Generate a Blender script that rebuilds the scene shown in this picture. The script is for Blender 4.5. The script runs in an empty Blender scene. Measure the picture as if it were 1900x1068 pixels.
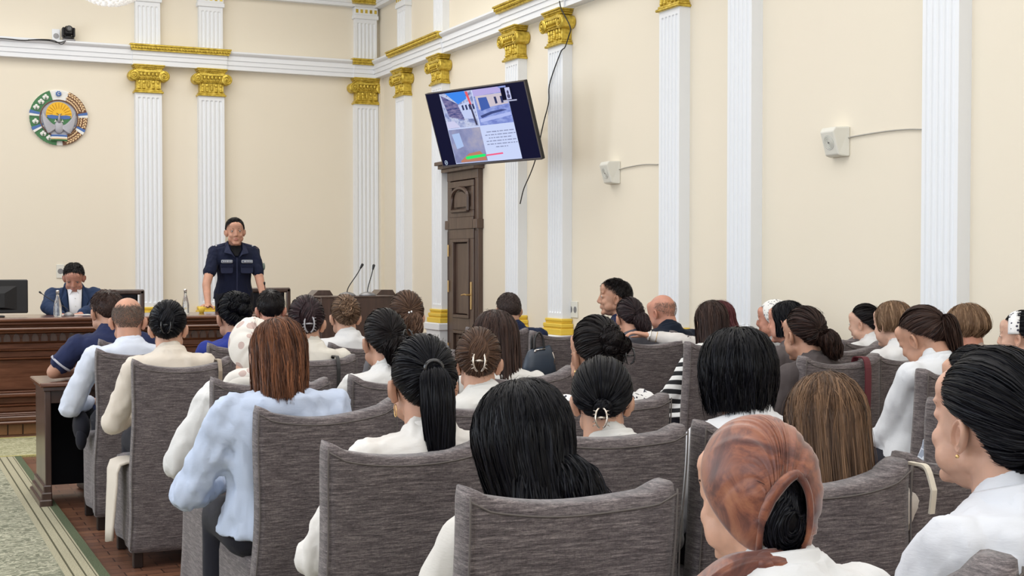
import bpy, math, random
import numpy as np
from mathutils import Vector, Matrix
random.seed(7); rng = np.random.default_rng(7)
SC = bpy.context.scene; COL = SC.collection
PI = math.pi
# ------------------------------------------------------------ camera
F_PX, CX, CY = 2520.0, 950.0, 558.0
YAW, PIT, HC = math.radians(25), math.radians(1.5), 1.40
cam_d = bpy.data.cameras.new('camera'); cam = bpy.data.objects.new('camera', cam_d); COL.objects.link(cam)
cam.location = (0, 0, HC); cam.rotation_euler = (PI/2 - PIT, 0, -YAW)
cam_d.sensor_fit = 'HORIZONTAL'; cam_d.sensor_width = 36; cam_d.lens = 36*F_PX/1900
cam_d.shift_y = (CY-534)/1900; cam_d.clip_start = .05; SC.camera = cam
# ------------------------------------------------------------ view, world and lights
SC.view_settings.view_transform = 'Standard'; SC.view_settings.look = 'None'
SC.view_settings.gamma = 1; SC.view_settings.use_curve_mapping = False
SC.view_settings.exposure = 0.0
W = bpy.data.worlds.new('world'); SC.world = W; W.use_nodes = True
W.node_tree.nodes['Background'].inputs[0].default_value = (.86, .92, 1, 1)
W.node_tree.nodes['Background'].inputs[1].default_value = 1.0
def area(name, loc, rot, sx, sy, power, col):
    d = bpy.data.lights.new(name, 'AREA'); d.shape = 'RECTANGLE'; d.size = sx; d.size_y = sy; d.energy = power; d.color = col
    o = bpy.data.objects.new(name, d); COL.objects.link(o); o.location = loc; o.rotation_euler = rot; return o
area('ceiling_light', (1.5, 4.0, 5.45), (0, 0, 0), 6.0, 9.0, 300, (1, .97, .93))
area('ceiling_light', (1.8, 12.8, 5.45), (0, 0, 0), 6.0, 5.0, 225, (1, .96, .90))
for k, yy in enumerate((0.5, 4.5, 8.5, 12.5)):
    area('window_daylight', (-3.9, yy, 2.6), (0, math.radians(-90), 0), 3.0, 1.9, 100, (.80, .89, 1))
area('rear_area_light', (1.5, -2.9, 2.8), (math.radians(78), 0, 0), 6.0, 2.8, 175, (.93, .97, 1))  # unseen broad area light behind the camera; the rear wall has no window

fw_ = np.array([math.sin(YAW)*math.cos(PIT), math.cos(YAW)*math.cos(PIT), -math.sin(PIT)])
rt_ = np.array([math.cos(YAW), -math.sin(YAW), 0.]); up_ = np.cross(rt_, fw_); CAM = np.array([0, 0, HC])
def ray(x, y): return fw_ + rt_*(x-CX)/F_PX - up_*(y-CY)/F_PX
def at_z(x, y, z): r = ray(x, y); return CAM + r*(z-HC)/r[2]
def at_Y(x, y, Y): r = ray(x, y); return CAM + r*Y/r[1]
def at_X(x, y, X): r = ray(x, y); return CAM + r*X/r[0]

# ------------------------------------------------------------ materials
def mat(name, col, rough=.6, spec=.4, metal=0., emit=None, alpha=None, trans=None, coat=0., sss=0.):
    m = bpy.data.materials.new(name); m.use_nodes = True; b = m.node_tree.nodes['Principled BSDF']
    b.inputs['Base Color'].default_value = (*col, 1); b.inputs['Roughness'].default_value = rough
    b.inputs['Specular IOR Level'].default_value = spec; b.inputs['Metallic'].default_value = metal
    b.inputs['Coat Weight'].default_value = coat
    if emit: b.inputs['Emission Color'].default_value = (*emit[0], 1); b.inputs['Emission Strength'].default_value = emit[1]
    if trans: b.inputs['Transmission Weight'].default_value = trans
    if sss: b.inputs['Subsurface Weight'].default_value = sss; b.inputs['Subsurface Radius'].default_value = (.01, .004, .002)
    return m
def nn(m, t): return m.node_tree.nodes.new(t)
def lk(m, a, b): m.node_tree.links.new(a, b)
def pb(m): return m.node_tree.nodes['Principled BSDF']
def noise_tex(m, scale, stretch=(1, 1, 1), detail=4, rough=.55, rotz=0, coord='Object'):
    tc = nn(m, 'ShaderNodeTexCoord'); mp = nn(m, 'ShaderNodeMapping'); n = nn(m, 'ShaderNodeTexNoise')
    mp.inputs['Scale'].default_value = stretch; mp.inputs['Rotation'].default_value = (0, 0, rotz)
    n.inputs['Scale'].default_value = scale; n.inputs['Detail'].default_value = detail; n.inputs['Roughness'].default_value = rough
    lk(m, tc.outputs[coord], mp.inputs[0]); lk(m, mp.outputs[0], n.inputs['Vector']); return n
def ramp(m, src, stops):
    r = nn(m, 'ShaderNodeValToRGB'); e = r.color_ramp.elements
    while len(e) < len(stops): e.new(.5)
    for k, (p, c) in enumerate(stops): e[k].position = p; e[k].color = (*c, 1)
    lk(m, src, r.inputs[0]); return r
def bump(m, src, strength=.2, dist=.01):
    b = nn(m, 'ShaderNodeBump'); b.inputs['Strength'].default_value = strength; b.inputs['Distance'].default_value = dist
    lk(m, src, b.inputs['Height']); lk(m, b.outputs[0], pb(m).inputs['Normal']); return b
def mixc(m, a, b, fac, mode='MIX'):
    x = nn(m, 'ShaderNodeMix'); x.data_type = 'RGBA'; x.blend_type = mode
    for s, v in ((0, fac), (6, a), (7, b)):
        if hasattr(v, 'links') or hasattr(v, 'is_linked'): lk(m, v, x.inputs[s])
        else: x.inputs[s].default_value = (*v, 1) if isinstance(v, tuple) else v
    return x.outputs[2]

def wall_mat():
    m = mat('peach_plaster', (.80, .68, .50), .85, .2)
    n = noise_tex(m, .9, detail=3); r = ramp(m, n.outputs[0], [(.3, (.825, .755, .63)), (.7, (.81, .748, .62))])
    lk(m, r.outputs[0], pb(m).inputs['Base Color'])
    n2 = noise_tex(m, 60, detail=2); bump(m, n2.outputs[0], .05, .004); return m
M_WALL = wall_mat()
M_WHITE = mat('white_plaster', (.83, .855, .885), .6, .3)
def gold_mat():
    m = mat('gilding', (.62, .47, .07), .38, .6, .55)
    n = noise_tex(m, 25, detail=3); r = ramp(m, n.outputs[0], [(.3, (.42, .29, .03)), (.6, (.74, .56, .09)), (.8, (.85, .70, .2))])
    lk(m, r.outputs[0], pb(m).inputs['Base Color']); return m
M_GOLD = gold_mat()
M_GOLD_PAINT = mat('ochre_gold_paint', (.80, .56, .07), .5, .4)
def wood_mat(name, dark, light, rough=.25, axis=(8, 1.2, 12), coat=.4, scale=2.5):
    m = mat(name, dark, rough, .5, coat=coat); pb(m).inputs['Coat Roughness'].default_value = .18
    n = noise_tex(m, scale, axis, 6, .6); r = ramp(m, n.outputs[0], [(.25, dark), (.55, tuple((a+b)/2 for a, b in zip(dark, light))), (.8, light)])
    lk(m, r.outputs[0], pb(m).inputs['Base Color']); n2 = noise_tex(m, scale*6, axis, 3); bump(m, n2.outputs[0], .06, .003); return m
M_DESK = wood_mat('polished_red_brown_wood', (.060, .021, .011), (.23, .095, .052), .2, (1.0, 6, 9))
M_DESKV = wood_mat('dark_brown_wood', (.035, .018, .014), (.095, .052, .04), .35, (7, 7, 1))
M_DOOR = wood_mat('brown_door_wood', (.055, .032, .024), (.125, .078, .06), .4, (9, 9, .9), .15)
M_SKIRT = wood_mat('orange_brown_wood', (.22, .10, .035), (.42, .22, .09), .35, (3, 3, 3), .2)
M_BLACK = mat('black_plastic', (.012, .012, .014), .4, .4)
M_DARKIN = mat('dark_interior', (.012, .012, .016), .8, .2)
M_GREY = mat('grey_metal', (.25, .25, .26), .35, .5, .6)
M_OFFW = mat('offwhite_plastic', (.74, .73, .66), .45, .4)
M_BRASS = mat('brass', (.72, .5, .22), .3, .6, .9)
M_SILVER = mat('silver', (.8, .79, .77), .22, .7, .95)
M_CABLE = mat('cable', (.02, .02, .02), .6)
M_GCABLE = mat('pale_cable', (.42, .40, .36), .6)
M_GLASS = mat('clear_glass', (.93, .96, .97), .05, .5, trans=.9)
M_PAPER = mat('paper', (.85, .85, .84), .7)
def fabric_chair():
    m = mat('grey_brown_slub_fabric', (.11, .09, .08), .9, .15)
    a = noise_tex(m, 16, (1, 1, 14), 6, .8); b = noise_tex(m, 110, (1, 1, 6), 3, .8); c = noise_tex(m, 4, (1, 1, 1), 2)
    v = noise_tex(m, 90, (6, 6, .7), 2, .6)
    col = ramp(m, a.outputs[0], [(.36, (.056, .046, .049)), (.5, (.122, .104, .107)), (.64, (.245, .215, .212))])
    d = ramp(m, b.outputs[0], [(.35, (.6, .6, .6)), (.65, (1.35, 1.32, 1.3))])
    e = ramp(m, v.outputs[0], [(.3, (.85, .85, .85)), (.7, (1.15, 1.15, 1.15))])
    x = mixc(m, col.outputs[0], d.outputs[0], 1.0, 'MULTIPLY'); y = mixc(m, x, e.outputs[0], 1.0, 'MULTIPLY')
    lk(m, y, pb(m).inputs['Base Color']); bump(m, b.outputs[0], .5, .002)
    pb(m).inputs['Sheen Weight'].default_value = .25; return m
M_CHAIR = fabric_chair()
M_PIPING = mat('slipcover_piping', (.13, .115, .108), .9, .15)

# ------------------------------------------------------------ mesh helpers
class G:
    """collects vertices and faces"""
    def __init__(s): s.v = []; s.f = []; s.n = 0; s.tone = []
    def add(s, V, Fs, tone=None):
        V = np.asarray(V, float).reshape(-1, 3)
        s.f += [tuple(int(i)+s.n for i in f) for f in Fs] if not isinstance(Fs, np.ndarray) else [Fs+s.n]
        s.v.append(V); s.n += len(V)
        s.tone.append(np.full(len(V), .5) if tone is None else tone); return s
    def box(s, x0, x1, y0, y1, z0, z1, b=0.):
        if x0 > x1: x0, x1 = x1, x0
        if y0 > y1: y0, y1 = y1, y0
        if z0 > z1: z0, z1 = z1, z0
        b = min(b, (x1-x0)*.45, (y1-y0)*.45, (z1-z0)*.45)
        if b <= 0:
            V = [(x, y, z) for x in (x0, x1) for y in (y0, y1) for z in (z0, z1)]
            return s.add(V, [(0, 1, 3, 2), (4, 6, 7, 5), (0, 4, 5, 1), (2, 3, 7, 6), (0, 2, 6, 4), (1, 5, 7, 3)])
        X, Y, Z = (x0, x1), (y0, y1), (z0, z1); V = []; sg = (1, -1)
        for i in (0, 1):
            for j in (0, 1):
                for k in (0, 1):
                    x, y, z = X[i], Y[j], Z[k]; dx, dy, dz = sg[i]*b, sg[j]*b, sg[k]*b
                    V += [(x, y+dy, z+dz), (x+dx, y, z+dz), (x+dx, y+dy, z)]
        I = lambda i, j, k, a: (i*4+j*2+k)*3+a
        Fs = []
        for q in (0, 1):
            Fs.append([I(q, 0, 0, 0), I(q, 0, 1, 0), I(q, 1, 1, 0), I(q, 1, 0, 0)][::1 if q == 0 else -1])
            Fs.append([I(0, q, 0, 1), I(1, q, 0, 1), I(1, q, 1, 1), I(0, q, 1, 1)][::1 if q == 0 else -1])
            Fs.append([I(0, 0, q, 2), I(0, 1, q, 2), I(1, 1, q, 2), I(1, 0, q, 2)][::1 if q == 0 else -1])
        for p in (0, 1):
            for q in (0, 1):
                Fs.append([I(0, p, q, 2), I(1, p, q, 2), I(1, p, q, 1), I(0, p, q, 1)])
                Fs.append([I(p, 0, q, 2), I(p, 1, q, 2), I(p, 1, q, 0), I(p, 0, q, 0)])
                Fs.append([I(p, q, 0, 1), I(p, q, 1, 1), I(p, q, 1, 0), I(p, q, 0, 0)])
        for i in (0, 1):
            for j in (0, 1):
                for k in (0, 1): Fs.append([I(i, j, k, 0), I(i, j, k, 1), I(i, j, k, 2)])
        return s.add(V, Fs)
    def tube(s, pts, r, seg=8, cap=True, rx=None):
        P = np.asarray(pts, float); n = len(P); R = np.broadcast_to(np.asarray(r, float), (n,))
        T = np.gradient(P, axis=0); T /= np.linalg.norm(T, axis=1)[:, None]+1e-12
        ref = np.array([0, 0, 1.]) if abs(T[0][2]) < .9 else np.array([1., 0, 0]); V = []
        A = np.cross(T[0], ref); A /= np.linalg.norm(A)
        for i in range(n):
            A = A-T[i]*(A@T[i]); A /= np.linalg.norm(A)+1e-12; B = np.cross(T[i], A)
            for k in range(seg):
                t = 2*PI*k/seg; V.append(P[i]+R[i]*(math.cos(t)*A*(rx or 1)+math.sin(t)*B))
        Fs = [(i*seg+k, i*seg+(k+1) % seg, (i+1)*seg+(k+1) % seg, (i+1)*seg+k) for i in range(n-1) for k in range(seg)]
        if cap: Fs += [tuple(range(seg))[::-1], tuple((n-1)*seg+k for k in range(seg))]
        return s.add(V, Fs)
    def lathe(s, prof, c=(0, 0, 0), seg=20, ax='z'):
        V = []
        for r, z in prof:
            for k in range(seg):
                t = 2*PI*k/seg; p = (r*math.cos(t), r*math.sin(t), z)
                if ax == 'x': p = (p[2], p[0], p[1])
                if ax == 'y': p = (p[0], p[2], p[1])
                V.append((p[0]+c[0], p[1]+c[1], p[2]+c[2]))
        n = len(prof)
        Fs = [(i*seg+k, i*seg+(k+1) % seg, (i+1)*seg+(k+1) % seg, (i+1)*seg+k) for i in range(n-1) for k in range(seg)]
        Fs += [tuple(range(seg))[::-1], tuple((n-1)*seg+k for k in range(seg))]
        return s.add(V, Fs)
    def ell(s, c, r, seg=12, rings=8, M=None):
        V = []
        for i in range(rings+1):
            a = -PI/2+PI*i/rings
            for k in range(seg):
                t = 2*PI*k/seg; V.append((r[0]*math.cos(a)*math.cos(t), r[1]*math.cos(a)*math.sin(t), r[2]*math.sin(a)))
        V = np.array(V)
        if M is not None: V = V@np.asarray(M).T
        return s.add(V+np.array(c), [(i*seg+k, i*seg+(k+1) % seg, (i+1)*seg+(k+1) % seg, (i+1)*seg+k) for i in range(rings) for k in range(seg)])
    def prism(s, prof, a0, a1, ax='x'):
        """closed profile extruded; ax x: prof=(y,z); y: prof=(x,z); z: prof=(x,y)"""
        n = len(prof); V = []
        for a in (a0, a1):
            for p, q in prof: V.append({'x': (a, p, q), 'y': (p, a, q), 'z': (p, q, a)}[ax])
        return s.add(V, [(k, (k+1) % n, n+(k+1) % n, n+k) for k in range(n)]+[tuple(range(n))[::-1], tuple(range(n, 2*n))])
    def capsule(s, a, b, ra, rb, seg=14, flat=1.):
        a = np.array(a, float); b = np.array(b, float); L = np.linalg.norm(b-a)+1e-9; T = (b-a)/L
        ts, rr = [], []
        for k in range(5): t = PI/2*k/4; ts.append(-ra*math.cos(t)); rr.append(max(ra*math.sin(t), .0005))
        for k in range(5): t = PI/2*k/4; ts.append(L+rb*math.sin(t)); rr.append(max(rb*math.cos(t), .0005))
        return s.tube([a+T*t for t in ts], rr, seg, True)
    def loft(s, rings, seg=28):
        """rings: (centre, ux, uy, rx, ry, power)"""
        V = []
        for c, ux, uy, rx, ry, p in rings:
            for k in range(seg):
                t = 2*PI*k/seg; ct, st = math.cos(t), math.sin(t)
                x = math.copysign(abs(ct)**p, ct)*rx; y = math.copysign(abs(st)**p, st)*ry
                V.append(np.array(c)+np.array(ux)*x+np.array(uy)*y)
        n = len(rings)
        return s.add(V, [(i*seg+k, i*seg+(k+1) % seg, (i+1)*seg+(k+1) % seg, (i+1)*seg+k) for i in range(n-1) for k in range(seg)]+[tuple(range(seg))[::-1], tuple((n-1)*seg+k for k in range(seg))])
    def mesh(s, name, m, smooth=False, tone=False):
        me = bpy.data.meshes.new(name); V = np.concatenate(s.v) if s.v else np.zeros((0, 3))
        loops, tot = [], []
        for f in s.f:
            if isinstance(f, np.ndarray): loops.append(f.reshape(-1)); tot.append(np.full(len(f), f.shape[1]))
            else: loops.append(np.array(f)); tot.append(np.array([len(f)]))
        loops = np.concatenate(loops).astype(np.int32); tot = np.concatenate(tot).astype(np.int32)
        me.vertices.add(len(V)); me.vertices.foreach_set('co', V.reshape(-1).astype(np.float32))
        me.loops.add(len(loops)); me.loops.foreach_set('vertex_index', loops)
        me.polygons.add(len(tot)); me.polygons.foreach_set('loop_start', np.concatenate([[0], np.cumsum(tot)[:-1]]).astype(np.int32))
        me.polygons.foreach_set('loop_total', tot)
        me.polygons.foreach_set('use_smooth', np.full(len(tot), bool(smooth)))
        me.update(calc_edges=True); me.validate()
        if tone:
            at = me.attributes.new('tone', 'FLOAT', 'POINT'); at.data.foreach_set('value', np.concatenate(s.tone).astype(np.float32))
        if m: me.materials.append(m)
        return me
    def obj(s, name, m, parent=None, smooth=False, tone=False, **kw):
        o = bpy.data.objects.new(name, s.mesh(name, m, smooth, tone)); COL.objects.link(o)
        if parent is not None: o.parent = parent
        for k, v in kw.items(): o[k] = v
        return o
def thing(name, label, cat, loc=(0, 0, 0), rotz=0, group=None, kind=None):
    o = bpy.data.objects.new(name, None); COL.objects.link(o); o.location = loc; o.rotation_euler = (0, 0, rotz)
    o.empty_display_size = .1; o['label'] = label; o['category'] = cat
    if group: o['group'] = group
    if kind: o['kind'] = kind
    return o
def tag(o, label, cat, group=None):
    o['label'] = label; o['category'] = cat
    if group: o['group'] = group
    return o
def place(o, loc, rotz=0): o.location = loc; o.rotation_euler = (0, 0, rotz); return o
def bez(p0, p1, p2, p3, n=16):
    t = np.linspace(0, 1, n)[:, None]; p0, p1, p2, p3 = map(np.array, (p0, p1, p2, p3))
    return (1-t)**3*p0+3*(1-t)**2*t*p1+3*(1-t)*t*t*p2+t**3*p3
def smooth_path(pts, n=40):
    P = np.array(pts, float); P2 = np.vstack([2*P[0]-P[1], P, 2*P[-1]-P[-2]]); out = []
    m = len(P)-1
    for q in np.linspace(0, m-1e-6, n):
        i = int(q); t = q-i; a, b, c, d = P2[i], P2[i+1], P2[i+2], P2[i+3]
        out.append(.5*((2*b)+(-a+c)*t+(2*a-5*b+4*c-d)*t*t+(-a+3*b-3*c+d)*t**3))
    return np.array(out)
# ============================================================ SETTING
XR, YF, CEIL = 5.90, 16.73, 5.6
XL, YB = -4.0, -3.0
def parquet():
    m = mat('brown_parquet', (.16, .07, .04), .35, .4)
    n = noise_tex(m, 3, (1, 12, 1), 4); tc = nn(m, 'ShaderNodeTexCoord'); br = nn(m, 'ShaderNodeTexBrick')
    br.inputs['Scale'].default_value = 3; br.inputs['Color1'].default_value = (.20, .095, .055, 1); br.inputs['Color2'].default_value = (.13, .06, .038, 1)
    br.inputs['Mortar'].default_value = (.04, .02, .015, 1); br.inputs['Mortar Size'].default_value = .01
    lk(m, tc.outputs['Object'], br.inputs['Vector']); r = ramp(m, n.outputs[0], [(.3, (.8, .8, .8)), (.7, (1.25, 1.2, 1.15))])
    lk(m, mixc(m, br.outputs[0], r.outputs[0], 1., 'MULTIPLY'), pb(m).inputs['Base Color']); return m
G().box(XL-.2, XR+.2, YB-.2, YF+.2, -.1, 0).obj('floor', parquet(), kind='structure')
G().box(XL-.2, XR+.2, YB-.2, YF+.2, CEIL, CEIL+.1).obj('ceiling', M_WHITE, kind='structure')
G().box(XL-.2, XR+.2, YF, YF+.2, 0, CEIL).obj('wall_front', M_WALL, kind='structure')
G().box(XL-.2, XR+.2, YB-.2, YB, 0, CEIL).obj('wall_rear', M_WALL, kind='structure')
G().box(XR, XR+.2, YB, YF, 0, CEIL).obj('wall_right', M_WALL, kind='structure')
g = G(); wy = [(0.5, 1.1), (4.5, 1.1), (8.5, 1.1), (12.5, 1.1)]; prev = YB
for y, h in wy: g.box(XL-.2, XL, prev, y-h, 0, CEIL); g.box(XL-.2, XL, y-h, y+h, 0, 1.0); g.box(XL-.2, XL, y-h, y+h, 4.2, CEIL); prev = y+h
g.box(XL-.2, XL, prev, YF, 0, CEIL); g.obj('wall_left', M_WALL, kind='structure')
for k, (y, h) in enumerate(wy):
    w_ = thing('window_%d' % (k+1), 'tall white framed window in the left wall', 'window', kind='structure')
    del w_['category']
    g = G()
    for a, b in ((y-h, y-h+.08), (y+h-.08, y+h), (y-.04, y+.04)): g.box(XL-.14, XL-.06, a, b, 1, 4.2)
    for a, b in ((1, 1.08), (4.12, 4.2), (3.1, 3.16)): g.box(XL-.14, XL-.06, y-h, y+h, a, b)
    g.obj('window_frame', M_WHITE, w_); G().box(XL-.11, XL-.10, y-h, y+h, 1, 4.2).obj('pane', M_GLASS, w_)
# inner corner pier between front pilaster and right wall
g = G(); g.box(5.86, XR, YF-.18, YF, .75, 3.8); g.obj('trim_1', M_WALL, kind='structure')

# pilasters --------------------------------------------------------------
def shaft_mesh(w, z0, z1, dep, name):
    """fluted face in the xz plane at y=-dep; wall at y=0; 5 flutes"""
    nfl = 5; pitch = (w*.86)/nfl; fr = pitch*.36; x_off = -w*.43
    xs = [-w/2]
    for k in range(nfl):
        c = x_off+pitch*(k+.5); xs += [c+fr*q for q in (-1.05, -1, -.8, -.5, 0, .5, .8, 1, 1.05)]
    xs += [w/2]
    zt, zb = z1-.05, z0+.05
    zs = [z0, zb]+[zb+fr*q for q in (.15, .5, 1)]+[zt-fr*q for q in (1, .5, .15)]+[zt, z1]
    V = []; nx = len(xs)
    for z in zs:
        for x in xs:
            d = 0
            for k in range(nfl):
                c = x_off+pitch*(k+.5); dx = abs(x-c)
                if dx < fr and zb <= z <= zt:
                    dz = 0 if zb+fr <= z <= zt-fr else (zb+fr-z if z < zb+fr else z-(zt-fr))
                    q = 1-(dx*dx+dz*dz)/(fr*fr)
                    if q > 0: d = math.sqrt(q)*fr*.8
            V.append((x, -dep+d, z))
    Fs = [(j*nx+i, j*nx+i+1, (j+1)*nx+i+1, (j+1)*nx+i) for j in range(len(zs)-1) for i in range(nx-1)]
    g = G(); g.add(V, Fs)
    for sx in (-1, 1):
        g.add([(sx*w/2, -dep, z0), (sx*w/2, 0, z0), (sx*w/2, 0, z1), (sx*w/2, -dep, z1)], [(0, 1, 2, 3)])
    g.add([(-w/2, -dep, z1), (w/2, -dep, z1), (w/2, 0, z1), (-w/2, 0, z1)], [(0, 1, 2, 3)])
    g.add([(-w/2, -dep, z0), (w/2, -dep, z0), (w/2, 0, z0), (-w/2, 0, z0)], [(0, 1, 2, 3)])
    return g.mesh(name, M_WHITE)
def capital_meshes(w, dep):
    # local z: 0 = bottom of capital ; total height .335
    g = G(); k = w/.31
    g.box(-.175*k, .175*k, -dep-.03, 0, .0, .022, .006); g.box(-.16*k, .16*k, -dep-.015, 0, .022, .045, .006)
    g.box(-.145*k, .145*k, -dep-.005, 0, .045, .17, .004)
    for i in range(5):          # leaves of the necking
        x = (-.112+.056*i)*k
        if i == 2:
            g.ell((x, -dep-.01, .105), (.02*k, .016, .048), 10, 8)
            for q in range(4): g.tube([(x-.018*k, -dep-.02, .075+q*.018), (x, -dep-.03, .08+q*.018), (x+.018*k, -dep-.02, .075+q*.018)], .003, 5)
        else:
            g.ell((x, -dep-.008, .132), (.021*k, .016, .026), 10, 6); g.ell((x, -dep-.006, .09), (.013*k, .012, .03), 8, 6); g.ell((x, -dep-.008, .062), (.02*k, .014, .014), 8, 6)
    g.tube([(-.13*k, -dep-.02, .165), (.13*k, -dep-.02, .165)], .009, 6)
    for i in range(9): g.ell(((-.104+.026*i)*k, -dep-.03, .182), (.011*k, .012, .008), 6, 5)
    g.box(-.13*k, .13*k, -dep-.022, 0, .17, .26, .004)
    for i in range(5): g.ell(((-.092+.046*i)*k, -dep-.035, .222), (.017*k, .018, .024), 8, 6)
    for i in range(4): g.ell(((-.069+.046*i)*k, -dep-.03, .215), (.004*k, .012, .026), 5, 5)
    # cushion band running over the volutes
    prof = [(-.2*k, .262), (-.13*k, .28), (0, .272), (.13*k, .28), (.2*k, .262), (.21*k, .245), (.12*k, .248), (0, .243), (-.12*k, .248), (-.21*k, .245)]
    g.prism(prof, -dep-.045, 0, 'y')
    g.box(-.165*k, .165*k, -dep-.035, 0, .280, .300, .005); g.box(-.178*k, .178*k, -dep-.05, 0, .3, .318, .005); g.box(-.188*k, .188*k, -dep-.062, 0, .318, .335, .005)
    for i in range(14): g.ell(((-.155+.0238*i)*k, -dep-.036, .291), (.009*k, .01, .008), 5, 4)
    vol = []
    for sx in (-1, 1):
        v = G(); cx_, cz = sx*.178*k, .205
        v.lathe([(.001, 0), (.052*k, 0), (.062*k, -.01), (.064*k, -.03), (.055*k, -dep*.6), (.058*k, -dep-.02), (.066*k, -dep-.035), (.066*k, -dep-.045), (.058*k, -dep-.052), (.001, -dep-.046)], (cx_, 0, cz), 20, 'y')
        pts = []
        for q in np.linspace(0, 1, 44):
            t = q*2*PI*2.2; r = .058*k*(1-q*.86); pts.append((cx_+sx*r*math.sin(t), -dep-.05-.01*q, cz+r*math.cos(t)))
        v.tube(pts, np.linspace(.008, .005, 44), 6); v.ell((cx_, -dep-.055, cz), (.011, .012, .011), 8, 6)
        vol.append(v.mesh('volute', M_GOLD, True))
    return g.mesh('capital', M_GOLD), vol
def base_mesh(w, dep):
    g = G()
    for a, b, e in ((.0, .06, .045), (.06, .07, .03), (.07, .11, .036), (.11, .125, .018), (.125, .155, .022)): g.box(-w/2-e, w/2+e, -dep-e, 0, a, b, .008)
    return g.mesh('gilded_base', M_GOLD_PAINT)
def plinth_mesh(w, dep):
    g = G(); g.box(-w/2-.07, w/2+.07, -dep-.07, 0, .66, .745, .01); g.box(-w/2-.05, w/2+.05, -dep-.05, 0, 0, .66, .005); return g.mesh('plinth', M_WHITE)
PW, PD = .31, .10
me_shaft = shaft_mesh(PW, .90, 3.46, PD, 'shaft'); me_shaft_u = shaft_mesh(PW-.02, 4.0, 4.55, PD-.02, 'shaft')
me_cap, me_vol = capital_meshes(PW, PD); me_base = base_mesh(PW, PD); me_pl = plinth_mesh(PW, PD)
def me_upper_cap():
    g = G(); g.box(-.165, .165, -.10, 0, 4.55, 4.60, .004); g.box(-.155, .155, -.09, 0, 4.60, 4.70, .003); g.box(-.165, .165, -.1, 0, 4.70, 4.735, .004)
    return g.mesh('upper_cap', M_WHITE)
me_uc = me_upper_cap()
def me_gold_strip(L, name='gilded_moulding'):
    g = G(); g.box(-L/2-.02, L/2+.02, -.205, -.08, .055, .075, .004); g.box(-L/2-.01, L/2+.01, -.19, -.08, .02, .055, .003); g.box(-L/2, L/2, -.175, -.08, 0, .02, .003)
    n = max(3, int(L/.034))
    for i in range(n): g.ell((-L/2+L*(i+.5)/n, -.192, .036), (.013, .012, .014), 6, 5)
    return g.mesh(name, M_GOLD)
def inst(me, name, parent, loc=(0, 0, 0), **kw):
    o = bpy.data.objects.new(name, me); COL.objects.link(o); o.parent = parent; o.location = loc
    for k, v in kw.items(): o[k] = v
    return o
def pilaster(loc, rz, label, upper=True, upper_label=None):
    t = thing('pilaster', label, 'pilaster', loc, rz, 'fluted wall pilasters')
    inst(me_pl, 'plinth', t); inst(me_base, 'gilded_base', t, (0, 0, .745)); inst(me_shaft, 'shaft', t)
    c = inst(me_cap, 'capital', t, (0, 0, 3.46))
    for v in me_vol: inst(v, 'volute', c)
    if upper_label:
        u = thing('attic_pilaster', upper_label, 'pilaster', loc, rz, 'short attic pilasters')
        inst(me_shaft_u, 'shaft', u); inst(me_uc, 'cap', u)
        for i in range(5):
            g = G(); g.box(-.14+.062*i, -.108+.062*i, -.094, -.088, 4.625, 4.67); g.obj('gilded_square', M_GOLD, u)
fr = [(2.955, 'fluted white pilaster with gold capital, nearest the round emblem', 'short fluted attic pilaster above the pilaster nearest the emblem'),
      (3.71, 'fluted white pilaster with gold capital, behind the standing officer', 'short fluted attic pilaster straight above the standing officer pilaster'),
      (5.70, 'fluted white pilaster with gold capital, behind the lectern microphones', 'short fluted attic pilaster on the front wall by the corner')]
for x, a, b in fr: pilaster((x, YF, 0), 0, a, True, b)
def ypil(px): return at_X(px, 300, XR-PD)[1]
rp = [(742, 'side wall pilaster with gold capital nearest the room corner', 'attic pilaster on the side wall nearest the room corner'),
      (810, 'side wall pilaster with gold capital beside the hinge side of the door', 'attic pilaster above the hinge side of the door'),
      (949, 'side wall pilaster whose gold capital rises above the television', 'attic pilaster above the television'),
      (1030, 'side wall pilaster with a black cable hanging across it', 'attic pilaster above the hanging black cable'),
      (1241, 'side wall pilaster behind the bald man in navy', None),
      (1371, 'side wall pilaster between the two wall speakers, nearer the larger one', None),
      (1743, 'widest looking side wall pilaster where the large speaker cable ends', None)]
RY = []
for px, a, b in rp:
    y = ypil(px); RY.append(y); pilaster((XR, y, 0), -PI/2, a, True, b)
for px, a in ((2090, 'side wall pilaster beyond the edge of view, first'), (2600, 'side wall pilaster beyond the edge of view, second')): pass

# entablatures -----------------------------------------------------------
def band_prof(z0):   # (depth, z)
    return [(0, z0), (.10, z0), (.10, z0+.055), (.112, z0+.055), (.112, z0+.11), (.124, z0+.11), (.124, z0+.165), (.15, z0+.18), (.165, z0+.195), (.165, z0+.215), (0, z0+.215)]
def upper_prof(z0):
    return [(0, z0), (.09, z0), (.09, z0+.04), (.105, z0+.045), (.105, z0+.085), (.13, z0+.1), (.15, z0+.13), (0, z0+.13)]
n_tr = [2]
def band(prof, wall, a0, a1):
    g = G()
    if wall == 'front': g.prism([(YF-d, z) for d, z in prof], a0, a1, 'x')
    else: g.prism([(XR-d, z) for d, z in prof], a0, a1, 'y')
    o = g.obj('trim_%d' % n_tr[0], M_WHITE, kind='structure'); n_tr[0] += 1; return o
bf = band(band_prof(3.797), 'front', XL, XR-.166); br_ = band(band_prof(3.797), 'right', YB, YF)
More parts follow.
